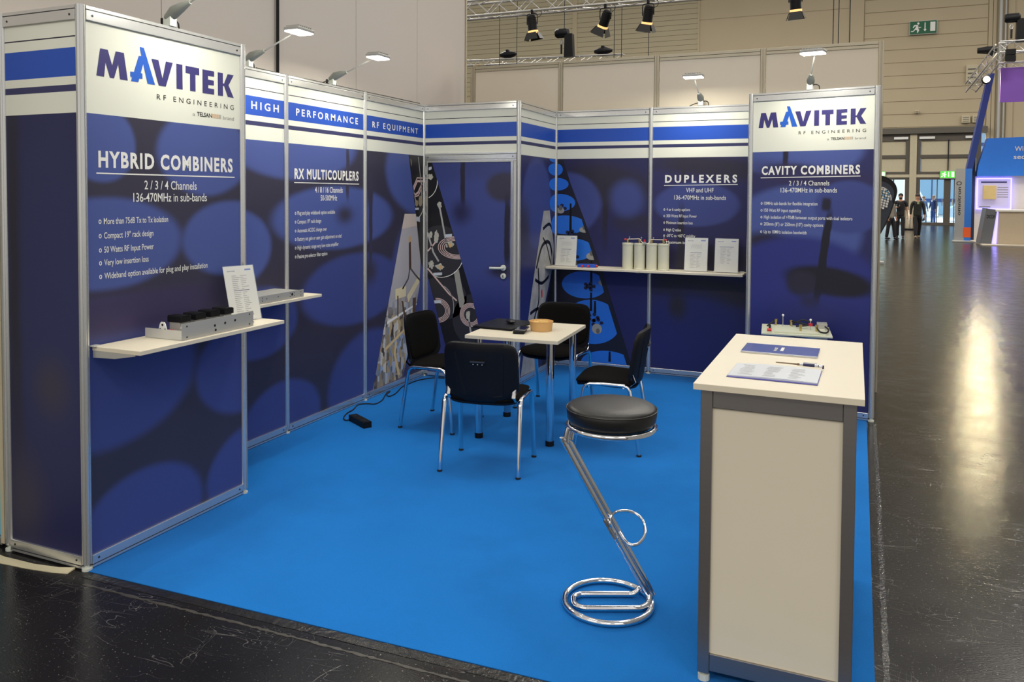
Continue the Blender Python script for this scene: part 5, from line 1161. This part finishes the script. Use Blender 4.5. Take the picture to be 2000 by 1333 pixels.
for i in range(-4, 5):
    for j in range(-5, 5):
        a, c = gc[0]+i*.062+j*.012, gc[1]+j*.062-i*.02
        if ((a-gc[0])/.25)**2+((c-gc[1])/.29)**2 < 1 and (c-1.3) > -(a-3.6)*.0+(a-3.72)*.9-.12:
            MB().prism([(a-.024, c-.022), (a+.024, c-.03), (a+.028, c+.02), (a-.02, c+.026)], F2, -.034, -.012).build('globe_square', mat('flag_globe_blue', (120, 170, 205), .5) if (i+j) % 3 == 0 and j > 0 else white, fg)
rim_ = ribbon([(gc[0]+.265*math.cos(a), gc[1]+.30*math.sin(a)) for a in [PI*.95-i*.1 for i in range(32)]], .022)
b = MB()
for q in rim_: b.prism(q, F2, -.034, -.012)
b.build('globe_rim', white, fg)
b = MB()
for q in ribbon([(3.70+.07*math.cos(t*.3), 1.12+.11*math.sin(t*.3)) for t in range(-6, 7)], .03): b.prism(q, F2, -.034, -.012)
b.build('blue_letter', mat('flag_letter_blue', (90, 165, 215), .5), fg)
tc_ = thing('litter_bin', 'tall cylindrical steel bin standing before the hall doors', 'bin', (5.87, 43, 0))
MB().lathe([(.22, 0), (.22, .08)], (0, 0, 0), 24).build('bin_base', blackpl, tc_); MB().lathe([(.205, .08), (.205, .98), (.19, 1.0), (.12, 1.0)], (0, 0, 0), 24).build('bin_body', mat('satin_steel', (190, 180, 160), .22, .9), tc_, smooth=True)

# ---------------------------------------------------------------- people
def skin_mesh(name, verts, edges, m, parent, sub=1, label=None):
    """verts: dict name -> (pos, radius)"""
    ks = list(verts); me = bpy.data.meshes.new(name); me.from_pydata([verts[k][0] for k in ks], [(ks.index(a), ks.index(b)) for a, b in edges], [])
    o = bpy.data.objects.new(name, me); COL.objects.link(o); o.parent = parent
    o.modifiers.new('Skin', 'SKIN')
    for i, k in enumerate(ks):
        r_ = verts[k][1]; r_ = r_ if isinstance(r_, tuple) else (r_, r_); me.skin_vertices[0].data[i].radius = r_
    me.skin_vertices[0].data[0].use_root = True
    sb = o.modifiers.new('Sub', 'SUBSURF'); sb.levels = sub; sb.render_levels = sub
    o.modifiers['Skin'].use_smooth_shade = True
    # bake the modifiers into plain geometry
    dg = bpy.context.evaluated_depsgraph_get(); nm = bpy.data.meshes.new_from_object(o.evaluated_get(dg)); o.modifiers.clear(); o.data = nm; nm.materials.clear(); nm.materials.append(m)
    for p in nm.polygons: p.use_smooth = True
    if label: o['label'] = label
    return o
def person(label, loc, rz, H=1.78, top=(20, 20, 24), trouser=(20, 20, 24), hair=(25, 20, 18), shoe=(15, 15, 15), sleeves='long', larm=None, rarm=None, stride=.0, beard=False, cap=None, hold=None, shirt=None, bag=None):
    """faces -y; x is the person's left"""
    s = H/1.78; t = thing('person', label, 'person', loc, rz)
    V = lambda x, y, z: (x*s, y*s, z*s)
    hipz, kz = .93, .50
    la = larm or [(.235, .02, 1.18), (.26, -.03, .93), (.265, -.06, .82)]
    ra = rarm or [(-.235, .02, 1.18), (-.26, -.03, .93), (-.265, -.06, .82)]
    lf, rf = -stride, stride
    B = {'pel': (V(0, 0, .95), (.10*s, .075*s)), 'wai': (V(0, 0, 1.10), (.105*s, .08*s)), 'che': (V(0, .0, 1.30), (.15*s, .10*s)), 'nb': (V(0, .01, 1.45), (.07*s, .065*s)), 'ne': (V(0, 0, 1.52), .052*s),
         'h1': (V(0, -.01, 1.58), (.068*s, .082*s)), 'h2': (V(0, -.005, 1.66), (.078*s, .098*s)), 'h3': (V(0, .0, 1.735), (.055*s, .068*s))}
    E_ = [('pel', 'wai'), ('wai', 'che'), ('che', 'nb'), ('nb', 'ne'), ('ne', 'h1'), ('h1', 'h2'), ('h2', 'h3')]
    for n, a, sg in (('l', la, 1), ('r', ra, -1)):
        B['s'+n] = (V(sg*.185, .01, 1.42), .058*s); B['e'+n] = (V(*a[0]), .043*s); B['w'+n] = (V(*a[1]), .028*s); B['p'+n] = (V(*a[2]), (.036*s, .02*s))
        E_ += [('nb', 's'+n), ('s'+n, 'e'+n), ('e'+n, 'w'+n), ('w'+n, 'p'+n)]
    for n, sg, f_ in (('l', 1, lf), ('r', -1, rf)):
        B['hp'+n] = (V(sg*.09, 0, .86), .065*s); B['k'+n] = (V(sg*.10, f_*.5-.01, kz), .05*s); B['a'+n] = (V(sg*.105, f_+.0, .09), .032*s); B['t'+n] = (V(sg*.112, f_-.06, .045), (.03*s, .02*s))
        E_ += [('pel', 'hp'+n), ('hp'+n, 'k'+n), ('k'+n, 'a'+n), ('a'+n, 't'+n)]
    body = skin_mesh('body', B, E_, skin, t, 2)
    # hands with five fingers each
    for n, a, sg in (('l', la, 1), ('r', ra, -1)):
        w_, p_ = Vector(a[1]), Vector(a[2]); d = (p_-w_).normalized(); sd = d.cross(Vector((sg, 0, 0))); sd = sd.normalized() if sd.length > .1 else Vector((1, 0, 0)); nn = d.cross(sd)
        hb_ = MB()
        for q, (o_, ln) in enumerate(((-.03, .065), (-.01, .078), (.01, .074), (.028, .058))):
            b0 = p_+sd*o_; hb_.tube([V(*(b0-d*.02)), V(*(b0+d*.02)), V(*(b0+d*ln*.6+nn*.012)), V(*(b0+d*ln*.85+nn*.03))], [.0095*s, .009*s, .0085*s, .006*s], 6)
        b0 = w_+d*.03-sd*.03; hb_.tube([V(*b0), V(*(b0-sd*.025+d*.03)), V(*(b0-sd*.03+d*.06+nn*.015))], [.011*s, .010*s, .007*s], 6)
        hb_.build('fingers', skin, t, smooth=True)
    # face
    f = MB(); f.ball(V(0, -.108, 1.632), .016*s, 8, 5, (.7, 1, 1.2)); f.build('nose', skin, t, smooth=True)
    for sx in (-1, 1):
        MB().ball(V(sx*.03, -.094, 1.655), .010*s, 8, 5).build('eye', mat('eye_dark', (40, 32, 30), .3), t, smooth=True); MB().ball(V(sx*.083, .0, 1.64), .022*s, 8, 5, (.4, .8, 1.3)).build('ear', skin, t, smooth=True)
        MB().box(*[q*s for q in (sx*.03-.016, sx*.03+.016, -.100, -.088, 1.675, 1.683)]).build('eyebrow', mat('brow_dark', (40, 30, 26), .6), t)
    MB().ball(V(0, -.094, 1.59), .016*s, 8, 5, (1.5, .5, .4)).build('mouth', mat('lips', (150, 90, 84), .5), t, smooth=True)
    hm = mat('hair_%d_%d' % (hair[0], hair[1]), hair, .8)
    MB().ball(V(0, .018, 1.70), .098*s, 14, 8, (.92, 1.02, .82)).build('hair', hm, t, smooth=True)
    if beard: MB().ball(V(0, -.05, 1.585), .062*s, 12, 7, (1.0, .85, .75)).build('beard', hm, t, smooth=True)
    if cap: 
        cm = mat('cap_cloth', cap, .8); c0 = MB().ball(V(0, .01, 1.73), .1*s, 14, 8, (.95, 1.08, .62)).build('flat_cap', cm, t, smooth=True); MB().ball(V(0, -.09, 1.712), .06*s, 10, 5, (1.1, .8, .15)).build('peak', cm, t, smooth=True)
    tm = mat('top_%d_%d_%d' % top, top, .85); bm_ = mat('trousers_%d_%d_%d' % trouser, trouser, .85)
    g = lambda k, r_: (B[k][0], tuple(q*s for q in r_) if isinstance(r_, tuple) else r_*s)
    T_ = {'hem': (V(0, 0, .84), (.165*s, .13*s)), 'pel': (V(0, 0, .96), (.165*s, .125*s)), 'wai': g('wai', (.155, .115)), 'che': g('che', (.175, .125)), 'nb': (V(0, .01, 1.43), (.10*s, .085*s))}; TE = [('hem', 'pel'), ('pel', 'wai'), ('wai', 'che'), ('che', 'nb')]
    for n in 'lr':
        T_['s'+n] = g('s'+n, .076); TE.append(('nb', 's'+n))
        if sleeves == 'long': T_['e'+n] = g('e'+n, .06); T_['w'+n] = g('w'+n, .045); TE += [('s'+n, 'e'+n), ('e'+n, 'w'+n)]
        elif sleeves == 'short': T_['e'+n] = (tuple(Vector(B['s'+n][0]).lerp(Vector(B['e'+n][0]), .8)), .062*s); TE.append(('s'+n, 'e'+n))
    skin_mesh('jacket' if sleeves == 'long' else 'shirt', T_, TE, tm, t, 2)
    Q = {'pel': (V(0, 0, .99), (.15*s, .115*s)), 'cr': (V(0, 0, .89), (.14*s, .11*s))}; QE = [('pel', 'cr')]
    sg_ = {'l': 1, 'r': -1}; f__ = {'l': lf, 'r': rf}
    for n in 'lr': Q['hp'+n] = g('hp'+n, .098); Q['k'+n] = g('k'+n, .074); Q['a'+n] = (V(sg_[n]*.105, f__[n], .07), .064*s); QE += [('cr', 'hp'+n), ('hp'+n, 'k'+n), ('k'+n, 'a'+n)]
    skin_mesh('trousers', Q, QE, bm_, t, 2)
    sm_ = mat('shoe_%d' % shoe[0], shoe, .5)
    for n, sg, f_ in (('l', 1, lf), ('r', -1, rf)):
        MB().ball(V(sg*.112, f_-.06, .045), .065*s, 12, 6, (.75, 2.1, .68)).build('shoe', sm_, t, smooth=True)
    if shirt: MB().box(*[q*s for q in (-.035, .035, -.125, -.09, 1.36, 1.47)]).build('shirt_front', mat('shirt_%d' % shirt[0], shirt, .7), t)
    if hold: 
        p_ = Vector(la[2] if hold == 'l' else ra[2]); MB().box(*[q*s for q in (p_.x-.035, p_.x+.035, p_.y-.045, p_.y-.035, p_.z-.02, p_.z+.12)]).build('held_phone', blackpl, t)
    return t
person('man in black t-shirt and trousers with beard looking at his phone before the hall doors', (5.0, 34, 0), -.12, 1.82, beard=True, sleeves='short', rarm=[(-.24, .04, 1.17), (-.10, -.22, 1.22), (-.06, -.28, 1.27)], stride=.1, hold='r')
person('man in dark jacket and flat cap walking towards the camera beside the steel bin', (5.65, 34.5, 0), .1, 1.80, top=(30, 32, 28), trouser=(18, 18, 20), hair=(60, 50, 44), shoe=(120, 100, 70), stride=-.28, cap=(60, 48, 46), shirt=(150, 160, 110))
person('person in grey striped top and black trousers half hidden behind the teardrop flag', (4.60, 32.6, 0), .9, 1.70, top=(130, 124, 112), trouser=(18, 18, 22), hair=(70, 52, 40), stride=.12)
person('man in navy blazer and jeans standing outside the glass doors', (7.87, 54, 0), -.9, 1.78, top=(36, 50, 100), trouser=(40, 62, 120), hair=(150, 120, 104), shoe=(30, 26, 26), shirt=(220, 225, 235), rarm=[(-.24, .0, 1.17), (-.16, -.16, .98), (-.12, -.2, .95)])
person('person in grey top outside the glass doors behind the man in the blazer', (7.38, 54.6, 0), .5, 1.72, top=(90, 110, 150), trouser=(120, 130, 150), hair=(120, 84, 60), stride=.1)
